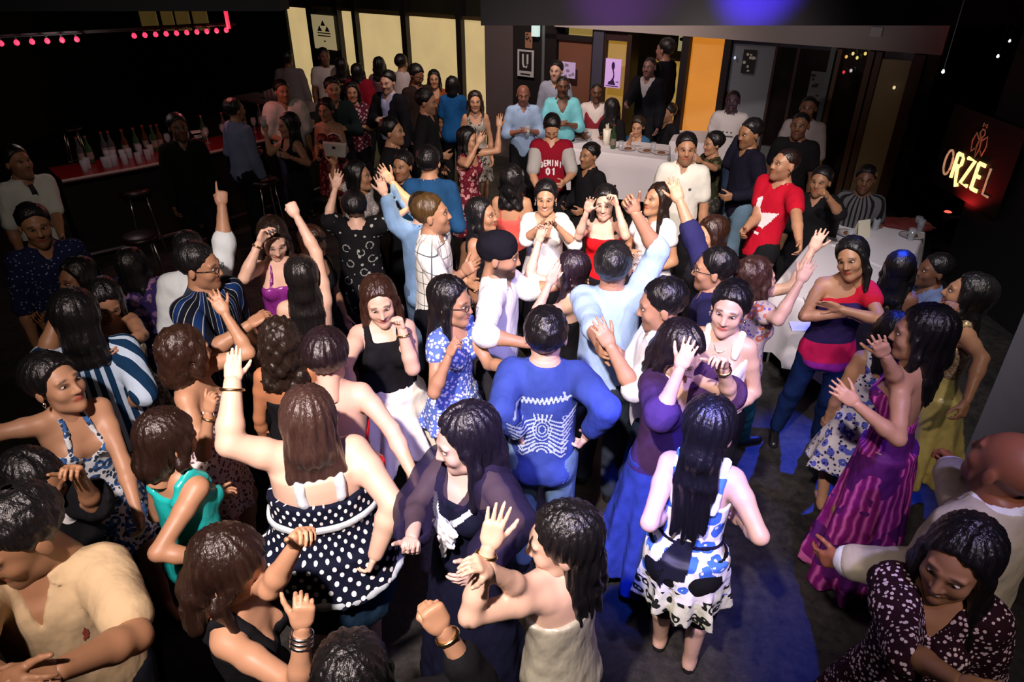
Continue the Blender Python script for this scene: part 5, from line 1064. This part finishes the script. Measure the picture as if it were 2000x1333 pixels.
mb.build('emblem', plain('emblem brown', (.3, .14, .08), .5, emit=(.5, .2, .1), es=.16), sg, True)
MB().box((.0, ye_ - .15, .9), (.03, ys_ + .12, 1.75)).build('backboard', plain('board black', (.004, .002, .0025), .6), sg)
q = P(1850, 392, .86); o = ob('uplight', None, loc=(4.62, 7.03, .72)); tagit(o, 'small red uplight on the dark wall below the letters', 'lamp'); MB().lathe([(.03, -.05), (.04, .04), (.045, .05)], (0, 0, 0), 12).build('housing', dark, o, True); MB().lathe([(.038, .0), (.03, .008)], (0, 0, .052), 12).build('lens', plain('lens red', (.3, .01, .01), emit=(1, .06, .04), es=3), o)
MB().box((0.0, -.015, -.02), (.16, .015, .0)).build('bracket', dark, o)
# ---- red bulb strings over the bar, small white bulb reflections at the top right
rb = plain('bulb red', (.4, .01, .02), emit=(1, .03, .08), es=2.4); BULB = MB().lathe([(.001, -.028), (.02, -.018), (.026, 0), (.018, .018), (.008, .03)], (0, 0, 0), 10).mesh('bulb', [rb], True); SOCK = MB().lathe([(.010, .02), (.012, .05)], (0, 0, 0), 8).mesh('socket', [dark])
A_ = P(262, 70, 2.4); B_ = P(442, 59, 2.4); C_ = P(2, 85, 2.4); D_ = P(150, 77, 2.4)
for nm, a, b_, n in (('bar canopy by the red tube', A_, B_, 10), ('dark canopy at the far side of the bar', C_, D_, 6)):
    for k in range(n):
        q = a + (b_ - a) * (k / (n - 1)); o = ob('bulb', None, loc=q); tagit(o, 'red bulb in the row under the ' + nm, 'bulb', 'red bulbs under the ' + nm); ob('globe', BULB, o); ob('socket', SOCK, o)
mb = MB(); mb.tube([A_ + [-.2, -.12, .055], A_ + [0, 0, .055], B_ + [.05, .02, .055]], .008, 6); o = mb.build('lamp_cable', dark); tagit(o, 'dark cable carrying the red bulbs over the bar', 'cable')
mb = MB(); mb.tube([C_ + [-.2, -.12, .055], D_ + [0.05, .03, .055]], .008, 6); tagit(mb.build('lamp_cable', dark), 'second dark cable carrying the far row of red bulbs', 'cable')
mb = MB(); t0, t1 = P(447, 56, 2.42), P(447, 5, 2.42); mb.tube([t0, t0 + np.array([0, 0, .42])], .022, 8); o = mb.build('neon_tube', plain('tube red', (.4, .01, .03), emit=(1, .03, .08), es=1.3), None, True); tagit(o, 'upright glowing red tube at the end of the bulb row', 'lamp')
can = MB(); can.prism([A_[:2] + [-1.6, -.9], B_[:2] + [.1, .05], B_[:2] + [.05, .17], A_[:2] + [-1.65, -.78]], 2.44, 2.47); tagit(can.build('bar_canopy', plain('canopy dark', (.010, .005, .006), .6)), 'dark canopy hanging over the bar behind the red bulbs', 'canopy')
# glowing strips stand in for lit windows reflected behind the canopy
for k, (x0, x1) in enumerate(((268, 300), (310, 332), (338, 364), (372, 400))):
    o = struct(MB().box((0, 0, 0), (1, 1, 1)).build('window_%d' % (7 + k), pane('mirrored glow', (.22, .15, .03), .35 if k else .15))); a = P(x0, 18, 2.6); c = P(x1, 18, 2.6); d = P(x0, 60, 2.6)
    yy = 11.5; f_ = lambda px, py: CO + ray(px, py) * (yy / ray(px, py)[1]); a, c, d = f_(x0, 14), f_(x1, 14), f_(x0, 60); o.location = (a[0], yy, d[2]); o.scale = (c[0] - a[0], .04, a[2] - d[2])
WBULB = MB().lathe([(.001, -.012), (.009, -.007), (.010, 0), (.007, .008), (.004, .013)], (0, 0, 0), 8).mesh('bulb_glint', [plain('bulb glint', (.5, .5, .5), emit=(1, .9, .9), es=1.2)], True)
for px, py in ((1899, 15), (1926, 17), (1957, 17), (1986, 20), (1972, 80), (1949, 110), (1842, 140)):
    q = P(px, py, 2.55); o = ob('bulb', WBULB, None, q); MB().tube([(0, 0, .01), (0, 0, 5.6 - q[2])], .003, 4).build('wire', dark, o); tagit(o, 'tiny white bulb reflection glinting in the dark upper corner', 'bulb', 'tiny white bulb reflections in the dark corner')  # glowing beads stand in for bulb reflections
# ---- bar counter
red = plain('counter red', (.16, .006, .012), .3, coat=.3); edgem = plain('counter edge', (.35, .28, .26), .3)
fr = [P(x, y, 1.06)[:2] for x, y in ((120, 352), (262, 327), (367, 306), (520, 271), (640, 238))]; bk = []
for i, q in enumerate(fr):
    t = unit((fr[min(i + 1, 4)] - fr[max(i - 1, 0)])); nrm = np.array([-t[1], t[0]]); bk.append(q + nrm * .62)
bar = ob('bar_counter', None, loc=(fr[1][0], fr[1][1], 0)); tagit(bar, 'long bar counter with glossy dark red top and pale front edge', 'bar')
L0 = fr[1]; FR = [q - L0 for q in fr]; BKK = [q - L0 for q in bk]
MB().prism(FR + BKK[::-1], 1.02, 1.06).build('worktop', red, bar)
mb = MB(); mb.tube([(q[0], q[1], 1.045) for q in FR], .018, 8); mb.build('edge_trim', edgem, bar)
MB().prism([q + (b_ - q) * .2 for q, b_ in zip(FR, BKK)] + [q + (b_ - q) * .85 for q, b_ in zip(FR, BKK)][::-1], 0, 1.02).build('body', plain('bar front', (.012, .006, .006), .5), bar)
mb = MB(); mb.tube([(*(q + (b_ - q) * .08), .18) for q, b_ in zip(FR, BKK)], .02, 8); mb.build('foot_rail', steel, bar)
# back counter with the stacked napkins
q0, q1 = P(455, 188, 1.1), P(600, 215, 1.1); cb = ob('service_counter', None, loc=(q0[0], q0[1], 0)); tagit(cb, 'pale-topped service counter behind the bar', 'counter')
dq = (q1 - q0)[:2]; nn = unit(np.array([-dq[1], dq[0]])) * .45
MB().prism([(0, 0), dq, dq + nn, nn], 1.06, 1.10).build('worktop', plain('counter pale', (.20, .15, .16), .4), cb); MB().prism([nn * .1, dq + nn * .1, dq + nn * .95, nn * .95], 0, 1.06).build('body', dark, cb)
# glassware and bottles
glassm = plain('glass clear', (.5, .55, .6), .08, spec=1, alpha=.3); boto = [plain('bottle green', (.02, .06, .02), .1, spec=1), plain('bottle brown', (.06, .02, .006), .1, spec=1), plain('bottle clear', (.05, .05, .055), .08, spec=1)]
GL = MB().lathe([(.028, 0), (.036, .12), (.033, .12), (.026, .01)], (0, 0, 0), 10, False).mesh('tumbler', [glassm], True)
WG = MB().lathe([(.032, 0), (.006, .01), (.005, .08), (.034, .12), (.036, .15), (.03, .19)], (0, 0, 0), 12, False).mesh('wine_glass', [glassm], True)
def bottle_mesh(k): return MB().lathe([(.034, 0), (.036, .02), (.036, .17), (.014, .22), (.013, .28), (.015, .285), (.015, .295)], (0, 0, 0), 12).mesh('bottle', [boto[k]], True)
BO = [bottle_mesh(k) for k in range(3)]; LBL = MB().lathe([(.0368, .05), (.0368, .13)], (0, 0, 0), 12, False).mesh('bottle_label', [plain('label paper', (.20, .16, .12), .6)], True); CAPM = MB().lathe([(.0155, .285), (.0155, .305)], (0, 0, 0), 8).mesh('bottle_cap', [plain('cap red', (.25, .02, .02), .4)])
def put(kind, q, label, group):
    o = ob(kind, None, loc=q); tagit(o, label, kind.split('_')[-1] if kind != 'tumbler' else 'glass', group)
    if kind == 'bottle': ob('glass_body', BO[rnd.randrange(3)], o); ob('bottle_label', LBL, o); ob('cap', CAPM, o)
    else: ob('bowl', GL if kind == 'tumbler' else WG, o)
def along(t, d):
    t = t * (len(fr) - 1); i = min(int(t), len(fr) - 2); u_ = t - i; q = fr[i] + (fr[i + 1] - fr[i]) * u_; b_ = bk[i] + (bk[i + 1] - bk[i]) * u_; return q + (b_ - q) * d
for k in range(16): q = along(.06 + .34 * rnd.random() ** .9, .2 + .6 * rnd.random()); put('tumbler', (q[0], q[1], 1.06), 'clear tumbler standing on the dark near end of the bar', 'tumblers on the near end of the bar')
for k in range(9): q = along(.45 + .5 * k / 9, .45 + .45 * rnd.random()); put('wine_glass', (q[0], q[1], 1.06), 'stemmed glass on the red stretch of the bar', 'stemmed glasses along the red bar')
for k in range(18): q = along(.1 + .85 * (k + .9 * rnd.random()) / 18, .80 + .17 * rnd.random()); put('bottle', (q[0], q[1], 1.06), 'bottle with a pale label in the row along the back of the bar', 'bottles along the back of the bar')
for px, py in ((384, 259), (392, 268), (372, 276)):
    q = P(px, py, 1.06); o = ob('napkin_holder', None, loc=q, rot=(0, 0, .6)); tagit(o, 'small white napkin stack on the red counter', 'napkins', 'napkin stacks on the bar'); MB().box((-.07, -.05, 0), (.07, .05, .02)).build('napkin_stack', plain('napkin white', (.7, .68, .66), .8), o); MB().box((-.075, -.055, -.001), (.075, .055, .004)).build('tray', steel, o)
q = P(495, 148, 1.10); o = ob('serving_box', None, loc=(q0[0] + dq[0] * .35 + nn[0] * .4, q0[1] + dq[1] * .35 + nn[1] * .4, 1.10), rot=(0, 0, math.atan2(dq[1], dq[0]))); tagit(o, 'pale row of stacked cups on the service counter', 'cups')
for k in range(6): MB().lathe([(.03, 0), (.04, .12 + .03 * (k % 3))], (k * .1, 0, 0), 10).build('cup_stack', plain('cup white', (.35, .32, .32), .6), o, True)
# bar stools
def stool_at(px, py, lab):
    q = P(px, py, .78); o = ob('bar_stool', None, loc=(q[0], q[1], 0), rot=(0, 0, .7)); tagit(o, lab, 'stool', 'chrome bar stools')
    MB().lathe([(.15, 0), (.17, .02), (.17, .05), (.14, .07)], (0, 0, .73), 16).build('seat', plain('stool seat', (.02, .006, .008), .4), o, True)
    for k in range(4):
        a_ = math.pi / 4 + k * math.pi / 2; c_, s_2 = math.cos(a_), math.sin(a_); MB().tube([(.12 * c_, .12 * s_2, .74), (.14 * c_, .14 * s_2, .5), (.2 * c_, .2 * s_2, 0)], .011, 6).build('leg', steel, o, True)
    MB().tube([(.17 * math.cos(t), .17 * math.sin(t), .25) for t in np.linspace(0, 2 * math.pi, 17)[:-1]], .009, 5, True).build('foot_ring', steel, o, True)
for px, py, lab in ((262, 372, 'chrome bar stool before the clear tumblers on the bar'), (272, 462, 'chrome bar stool standing farthest from the bar, behind the striped shirt'), (402, 384, 'chrome bar stool below the raised pointing finger'), (515, 352, 'chrome bar stool beside the woman in the black vest top'), (135, 250, 'chrome bar stool on the far side of the bar')): stool_at(px, py, lab)
# platform edge in front of the bar
for k, (a, c) in enumerate((((372, 414), (430, 398)), ((498, 378), (540, 364)))): 
    q, w_ = P(*a, .16), P(*c, .16); MB().tube([q, w_], .012, 6).build('trim_%d' % (20 + k), steel)['kind'] = 'structure'
# ---- tables
def cloth_mesh(corn, z, drop, wob=.03, seed=0):
    """table linen: flat top over the corners, hanging folds round the edge"""
    r2 = random.Random(seed); c = [np.array(q[:2]) for q in corn]; n = len(c); per = []; nv = 14
    for i in range(n):
        for k in range(nv): per.append(c[i] + (c[(i + 1) % n] - c[i]) * k / nv)
    ctr = sum(c) / n; v = []; f = []; m = len(per); ph = r2.random() * 6
    nrm = []
    for i in range(m): t = unit(per[(i + 1) % m] - per[i - 1]); nrm.append(np.array([t[1], -t[0]]))
    for lv, zz in enumerate((z + .004, z + .003, z - .02, z - .3 * drop, z - .65 * drop, z - drop)):
        for i in range(m):
            o_ = (-.01, .0, .018, .025, .035, .045)[lv] + (wob * (lv - 1.5) / 3 * (math.sin(i * 1.25 + ph) + .5 * math.sin(i * 2.9)) if lv > 2 else 0); q = per[i] + nrm[i] * o_; v.append((q[0], q[1], zz + (.02 * math.sin(i * .8) if lv == 5 else 0)))
    for lv in range(5):
        for i in range(m): f.append((lv * m + (i + 1) % m, lv * m + i, (lv + 1) * m + i, (lv + 1) * m + (i + 1) % m))
    mb = MB(); mb.add(v, f); mb.add([(q[0], q[1], z + .004) for q in per], [tuple(range(m))[::-1]]); return mb
def ccw(c):
    c = [np.array(q[:2]) for q in c]; a = sum(c[i][0] * c[(i + 1) % len(c)][1] - c[(i + 1) % len(c)][0] * c[i][1] for i in range(len(c))); return c if a > 0 else c[::-1]
linen = plain('linen white', (.60, .58, .62), .85, bmp=(18, .004))
def table(lab, labc, px, z=.75, drop=.5, seed=0, sh=0.):
    c = ccw([P(x, y, z)[:2] + wn * sh for x, y in px]); ctr = sum(c) / len(c); L = [q - ctr for q in c]
    t = ob('banquet_table', None, loc=(ctr[0], ctr[1], 0)); tagit(t, lab, 'table'); MB().prism([q * .98 for q in L], z - .03, z).build('tabletop', brownw, t)
    for q in L: MB().tube([(q[0] * .85, q[1] * .85, 0), (q[0] * .85, q[1] * .85, z - .03)], .018, 6).build('leg', steel, t)
    o = cloth_mesh(L, z, drop, seed=seed).build('tablecloth', linen, None, True, loc=(ctr[0], ctr[1], 0)); tagit(o, labc, 'tablecloth'); 
    for p_ in o.data.polygons:
        if len(p_.vertices) > 10: p_.use_smooth = False
    return c
TA = table('long banquet table under white linen before the yellow panels', 'white linen tablecloth on the table before the yellow panels', ((1010, 277), (1040, 256), (1308, 284), (1302, 313)), seed=1, z=.92, drop=.55)
TB = table('long banquet table beyond the woman in the one-shoulder top', 'grey-lit linen tablecloth on the long table near the neon sign', ((1650, 414), (1806, 450), (1765, 540), (1592, 462)), seed=2, drop=.45)
TC = table('second banquet table joined to the long table near the neon sign', 'creased linen tablecloth hanging low behind the one-shoulder top', ((1590, 466), (1762, 543), (1690, 640), (1512, 560)), seed=3, drop=.6)
TD = table('small table by the orange panel', 'white linen tablecloth on the small table by the orange panel', ((1335, 264), (1345, 244), (1408, 246), (1400, 268)), seed=4, drop=.6, z=.95, sh=.42)
def vase(px, py, lab):
    q = P(px, py, .925); o = ob('vase', None, loc=q); tagit(o, lab, 'vase'); MB().lathe([(.05, 0), (.045, .08), (.055, .2), (.05, .2), (.04, .1)], (0, 0, 0), 14).build('vessel', plain('vase white', (.75, .72, .6), .4), o, True)
    for k in range(5): MB().tube([(0, 0, .15), (.02 * math.cos(k * 1.3), .02 * math.sin(k * 1.3), .24 + .01 * k)], .008, 5).build('candle', plain('vase white', (.75, .72, .6), .4), o)
vase(1184, 283, 'tall white vase on the white table before the yellow panels')
PLN = ['nearest the jersey', 'beside the green bottle', 'in the middle', 'near the wrap', 'at the far corner', 'by the menu card', 'by the striped man', 'by the red garment']
def plate(px, py, lab, grp, c=(.55, .5, .5), z=.755):
    q = P(px, py, z); o = ob('plate', None, loc=q); tagit(o, lab, 'plate', grp); MB().lathe([(.05, 0), (.11, .012), (.115, .016), (.1, .012), (.04, .006)], (0, 0, 0), 18).build('dish', plain('plate %.2f' % c[0], c, .35), o, True)
    mb = MB().lathe([(.05, 0), (.045, .012), (.02, .02)], (.01, 0, .008), 9); mb.build('food', plain('food brown', (.14, .05, .02), .7), o, True)
for px, py in ((1140, 272), (1225, 292), (1262, 296), (1290, 300), (1100, 268)): plate(px, py, 'white plate with food remains on the table before the yellow panels', 'plates on the table before the yellow panels', z=.925)
for px, py in ((1655, 458), (1700, 440), (1780, 462)): plate(px, py, 'plate on the long table near the neon sign', 'plates on the long table near the neon sign', (.4, .38, .4))
for px, py, n_ in ((1197, 290, 'bottle'), (1150, 276, 'tumbler'), (1212, 294, 'tumbler'), (1275, 297, 'tumbler')): put(n_, P(px, py, .925), ('dark bottle beside the tall white vase' if n_ == 'bottle' else 'clear tumbler on the table before the yellow panels'), 'drinks on the table before the yellow panels' if n_ != 'bottle' else None)
for px, py in ((1683, 428), (1708, 450), (1790, 446), (1795, 452), (1658, 472), (1777, 470), (1690, 425)): put('tumbler', P(px, py, .755), 'clear tumbler on the long table near the neon sign', 'tumblers on the long table near the neon sign')
q = P(1680, 462, .755); o = ob('folded_card', None, loc=q, rot=(0, 0, .3)); tagit(o, 'cream folded menu card standing on the long table', 'card'); MB().add([(-.07, -.05, 0), (.07, -.05, 0), (.07, 0, .17), (-.07, 0, .17)], [(0, 1, 2, 3)]).add([(-.07, .05, 0), (.07, .05, 0), (.07, 0, .17), (-.07, 0, .17)], [(3, 2, 1, 0)]).build('sheet', plain('card cream', (.6, .58, .46), .7), o)
q = P(1752, 440, .755); o = ob('folded_garment', None, loc=q, rot=(0, 0, -.5)); tagit(o, 'dark red folded garment lying on the long table', 'garment')
f = Field((-.35, -.2, -.02), (.35, .2, .12), .02); f.ell((0, 0, .01), (.3, .13, .05), 0); f.ell((.15, .03, .03), (.15, .1, .05), .03); f.noise(.008, 30); r_ = f.mesh(); ob('folds', np_mesh('folds', r_[0], r_[1], [plain('garment red', (.10, .008, .006), .8)]), o)
for px, py, r_ in ((1562, 640, .1), (1590, 590, .2)):
    q = P(px, py, .755); o = ob('napkin', None, loc=q, rot=(0, 0, r_)); tagit(o, 'crumpled white napkin on the creased tablecloth', 'napkin', 'napkins on the creased tablecloth'); MB().prism([(-.09, -.06), (.08, -.08), (.1, .05), (-.05, .08)], 0, .012).build('sheet', linen, o)
# chairs under the seated people
def chair(o_, lab):
    J = o_['J']; q = J['T'][0]; R = J['R']; t = ob('dining_chair', None, loc=(q[0], q[1], 0), rot=(0, 0, math.atan2(R[1][0], R[0][0]))); tagit(t, lab, 'chair'); h = q[2] - .10; bl = plain('chair black', (.010, .008, .008), .5)
    MB().box((-.21, -.24, h - .04), (.21, .2, h)).build('seat', bl, t); MB().box((-.2, .19, h + .12), (.2, .22, h + .45)).build('backrest', bl, t)
    for x in (-.19, .19): MB().tube([(x, -.21, 0), (x, -.2, h - .03)], .014, 6).build('leg', bl, t); MB().tube([(x, .24, 0), (x, .19, h), (x, .22, h + .46)], .014, 6).build('leg', bl, t)

q = P(1298, 215, .22); struct(MB().box((1.35, 9.75, 0), (2.75, 10.75, .22)).build('floor_podium', dark, None))
# ---------------------------------------------------------------- build everybody
with ThreadPoolExecutor(4) as ex: RES = list(ex.map(build, SPECS))
print('computed', len(RES), 'people', round(time.time() - T0, 1), 's')
MADE = {}
for r in RES:
    MADE[r['sp']['label']] = emit(r)
print('tris', sum(len(o.data.loops) - 2 * len(o.data.polygons) for o in SC.objects if o.type == 'MESH'), round(time.time() - T0, 1), 's')
# ---------------------------------------------------------------- prints, things held, seats
for r in RES:
    if r['sp'].get('sit'): chair(r, 'black dining chair under the ' + ' '.join(r['sp']['label'].split()[:9]).replace(' with', ''))
def find(key): return next(v for k, v in MADE.items() if key in k)
def inpoly(u, z, poly):
    c = np.zeros(u.shape, bool); n = len(poly)
    for i in range(n):
        (x0, y0), (x1, y1) = poly[i - 1], poly[i]
        if y0 == y1: continue
        c ^= ((y0 > z) != (y1 > z)) & (u < (x1 - x0) * (z - y0) / (y1 - y0) + x0)
    return c
def decal(person, garment, name, side, mat, polys=(), strokes=(), step=.006, off=.003, bounds=None):
    """flat print laid on a garment; u runs to the viewer's right, z is height over the pelvis"""
    root, made, o = person; _, gv, gq = made[garment]; bvh = BVHTree.FromPolygons([Vector(v) for v in gv.tolist()], gq.tolist())
    pts = [q for p_ in polys for q in p_] + [q for s_, w in strokes for q in s_]; pts = np.array(pts); lo, hi = pts.min(0) - .02, pts.max(0) + .02
    us = np.arange(lo[0], hi[0], step); zs = np.arange(lo[1], hi[1], step); U, Z = np.meshgrid(us + step / 2, zs + step / 2, indexing='ij'); m = np.zeros(U.shape, bool)
    for p_ in polys: m |= inpoly(U, Z, p_)
    for s_, w in strokes:
        for a, b in zip(s_, s_[1:]):
            dx, dz = b[0] - a[0], b[1] - a[1]; L = dx * dx + dz * dz + 1e-9; t = np.clip(((U - a[0]) * dx + (Z - a[1]) * dz) / L, 0, 1); m |= (U - a[0] - t * dx) ** 2 + (Z - a[1] - t * dz) ** 2 < (w / 2) ** 2
    sg = 1 if side == 'front' else -1; d = Vector(o['T'][:, 1] * sg); cache = {}; v = []; f = []
    def vert(i, j):
        if (i, j) not in cache:
            q = Vector(o['world'](sg * us[i] if i < len(us) else sg * (us[-1] + step), -.5 * sg, zs[j] if j < len(zs) else zs[-1] + step)); h = bvh.ray_cast(q, d, 1.)
            cache[(i, j)] = len(v) if h[0] is not None else -1
            if h[0] is not None: v.append(tuple(h[0] - d * off))
        return cache[(i, j)]
    for i, j in np.argwhere(m):
        c = [vert(i, j), vert(i + 1, j), vert(i + 1, j + 1), vert(i, j + 1)]
        if min(c) >= 0: f.append(c)
    if f: return ob(name, np_mesh(name, v, [np.array(f)], [mat]), root)
GL_ = {'G': [[(.9, .8), (.5, 1), (.1, .75), (.1, .25), (.5, 0), (.9, .2), (.9, .5), (.55, .5)]], 'E': [[(.85, 1), (.1, 1), (.1, 0), (.85, 0)], [(.1, .5), (.7, .5)]], 'M': [[(.05, 0), (.05, 1), (.5, .4), (.95, 1), (.95, 0)]], 'I': [[(.5, 0), (.5, 1)]],
       'N': [[(.1, 0), (.1, 1), (.9, 0), (.9, 1)]], '0': [[(.5, 1), (.1, .75), (.1, .25), (.5, 0), (.9, .25), (.9, .75), (.5, 1)]], '1': [[(.3, .8), (.55, 1), (.55, 0)]]}
def text(s_, x, z, h, w, sp_, arc=0):
    out = []
    for k, ch in enumerate(s_):
        cx = x + (k - (len(s_) - 1) / 2) * sp_; dz = -arc * ((k - (len(s_) - 1) / 2) * sp_) ** 2
        for st in GL_[ch]: out.append(([(cx + (a - .5) * w, z + dz + b * h) for a, b in st], h * .24))
    return out
white = plain('print white', (.72, .68, .70), .7)
decal(find('maroon jersey'), 'jersey', 'lettering', 'front', white, strokes=text('GEMINI', 0, .30, .055, .030, .040, 3.) + text('01', 0, .20, .065, .04, .06) + [([(-.1, .10), (-.06, .095)], .016), ([(-.03, .09), (.08, .09)], .008)])
cp = lambda pts, cx, cy, k, z0: [((x - cx) * k, (cy - y) * k + z0) for x, y in pts]
decal(find('red T-shirt with white winged'), 't_shirt', 'winged_print', 'front', plain('print pink white', (.75, .66, .68), .7), polys=[cp([(600, 210), (640, 240), (640, 400), (690, 470), (850, 420), (970, 390), (900, 550), (800, 720), (740, 700), (700, 730), (580, 750), (520, 810), (430, 750), (400, 690), (500, 570), (470, 490), (560, 400), (540, 260)], 690, 520, .00050, .27), cp([(640, 800), (780, 800), (770, 850), (690, 860)], 690, 520, .00050, .27)], step=.008)
dk = plain('print dark', (.06, .06, .08), .7)
decal(find('white T-shirt with small chest'), 't_shirt', 'chest_print', 'front', dk, polys=[[(x - .012, .30), (x + .012, .30), (x + .012, .325), (x - .012, .325)] for x in (-.05, 0, .05)] + [[(-.08, .25), (.08, .25), (.07, .275), (-.07, .275)]], step=.01)
decal(find('beige polo'), 'polo_shirt', 'chest_emblem', 'front', plain('emblem rust', (.25, .05, .03), .7), polys=[[(.09, .33), (.103, .335), (.112, .36), (.104, .385), (.095, .37)]], step=.004)
decal(find('white polo'), 'polo_shirt', 'chest_emblem', 'front', dk, polys=[[(.075, .35), (.095, .35), (.095, .37), (.075, .37)]], step=.006)
# crest on the blue sweatshirt: script band over a winged ornament
st = []; r2 = random.Random(4)
x = -.125; pts = []
while x < .12: pts.append((x, .395 + .30 * (x + .12) * .25 + (.018 if len(pts) % 2 else -.012) + .004 * r2.random())); x += .011
st.append((pts, .009)); st.append(([(-.13, .36), (-.12, .42), (-.10, .42)], .012)); st.append(([(.10, .45), (.11, .41), (.135, .43)], .012))
for s_ in (-1, 1):
    for k in range(9):
        a0 = (s_ * .035, .30 - .022 * k); a2 = (s_ * (.165 - .006 * k), .355 - .035 * k); a1 = (s_ * .10, .27 - .026 * k); st.append(([a0, a1, a2], .0085))
        if k % 2 == 0: st.append(([(s_ * (.11 + .012 * math.cos(t)), .30 - .025 * k + .012 * math.sin(t)) for t in np.linspace(0, 5, 8)], .005))
for rr in (.025, .045, .066): st.append(([(rr * math.cos(t), .10 + rr * math.sin(t) * .9) for t in np.linspace(.1, 3.04, 12)], .008)); st.append(([(rr * .7 * math.cos(t), .24 + rr * math.sin(t)) for t in np.linspace(0, 6.28, 14)], .006))
for k in range(5): st.append(([((k - 2) * .022, .33), ((k - 2) * .016, .29)], .008))
decal(find('pale crest printed'), 'sweatshirt', 'back_crest', 'back', plain('print pale blue', (.42, .52, .62), .7), strokes=st, step=.0045)
# sash tails
decal(find('white dress with blue flowers'), 'dress', 'sash_tails', 'back', plain('sash black', (.006, .006, .015), .6), polys=[cp([(550, 240), (680, 240), (670, 610), (500, 650), (470, 780), (420, 770), (480, 560), (410, 640), (370, 590), (530, 280)], 620, 250, .00050, .16)], step=.006, off=.012)
decal(find('black blouse with white flower'), 'blouse', 'flower_print', 'back', plain('print grey', (.30, .32, .29), .8), strokes=[([(cx + .028 * math.cos(t + ph), cz + .028 * math.sin(t + ph)) for t in np.linspace(0, 5.2, 9)], .007) for cx, cz, ph in ((-.09, .36, 0), (.02, .33, 2), (.10, .27, 1), (-.07, .24, 3), (.03, .17, .5), (-.1, .1, 1.6), (.1, .12, 4), (.0, .05, 2.2), (.09, .38, 5))], step=.006)
# white ruffle and collar bands on the long black dress
pr = find('white ruffled necklace'); o = pr[2]; f = Field(o['world'](0, -.12, .30) - .2, o['world'](0, -.12, .30) + .22, .0075)
for k in range(11):
    t = k * 2.4; rr = .012 + .0042 * k; c = o['world'](rr * math.cos(t) * 1.0, -.155 - .002 * (k % 3), .30 + rr * math.sin(t) * 1.1); f.ell(c, (.024, .016, .024), .006)
for k in range(6): f.ell(o['world'](-.012 - .004 * k, -.158 + .003 * k, .25 - .022 * k), (.026 - .003 * k, .012, .02), .006)
f.noise(.005, 150, 1.); r_ = f.mesh(); ob('ruffle', np_mesh('ruffle', r_[0], r_[1], [plain('ruffle white', (.78, .78, .82), .7)]), pr[0])
decal(pr, 'dress', 'collar_band', 'front', plain('band pale', (.60, .64, .74), .7), strokes=[([(-.085, .43), (-.05, .36), (-.01, .32)], .022), ([(.10, .43), (.05, .37), (.01, .33)], .022)], step=.005, off=.006)
# things in hands
def hand_pos(key, nm, out=.09):
    o = find(key)[2]; W, X = o['arms'][nm][2], o['arms'][nm][5]; q = W + X[2] * out - X[1] * .03; return o['J']['R'] @ q + o['J']['root']
for key, nm, lab in (('drinking from a glass', 'R', 'clear glass held to the mouth of the woman in the black vest top'), ('with a drink', 'R', 'pale drink glass in the hands of the bald man in the blue shirt'), ('sipping a drink', 'R', 'small glass held by the woman in the maroon patterned top'), ('zigzag patterned', 'R', 'white cup held by the woman in the zigzag dress')):
    q = hand_pos(key, nm); o = ob('drinking_glass', None, loc=q - np.array([0, 0, .05])); tagit(o, lab, 'glass'); ob('tumbler_bowl', GL, o); MB().lathe([(.026, .008), (.031, .07)], (0, 0, 0), 10).build('drink', plain('drink pale', (.35, .40, .38), .2), o, True)
o_ = find('holding a white handbag')[2]; d = ray(655, 292); yb_ = o_['J']['root'][1] - .30; q = CO + d * (yb_ / d[1]); o = ob('handbag', None, loc=q, rot=(.1, .05, -.1)); tagit(o, 'white boxy handbag held in front of the red and black dress', 'handbag')
wl = plain('leather white', (.62, .60, .55), .5)
f = Field((-.2, -.08, -.12), (.2, .08, .12), .011)
f.un(lambda X, Y, Z: np.maximum(np.maximum(np.abs(X) - .145 + .15 * np.abs(Z - .08), np.abs(Y) - .04 + .1 * np.abs(Z + .08)), np.abs(Z) - .085), np.array([-.16, -.05, -.09]), np.array([.16, .05, .09]), 0); r_ = f.mesh(); ob('bag_body', np_mesh('bag_body', r_[0], r_[1], [wl]), o)
MB().tube([(-.09, 0, .08), (-.07, 0, .17), (0, 0, .2), (.07, 0, .17), (.09, 0, .08)], .008, 6).build('handle', wl, o, True); MB().box((-.02, -.055, .03), (.02, -.04, .055)).build('clasp', plain('gold metal', (.8, .6, .3), .25, 1), o)
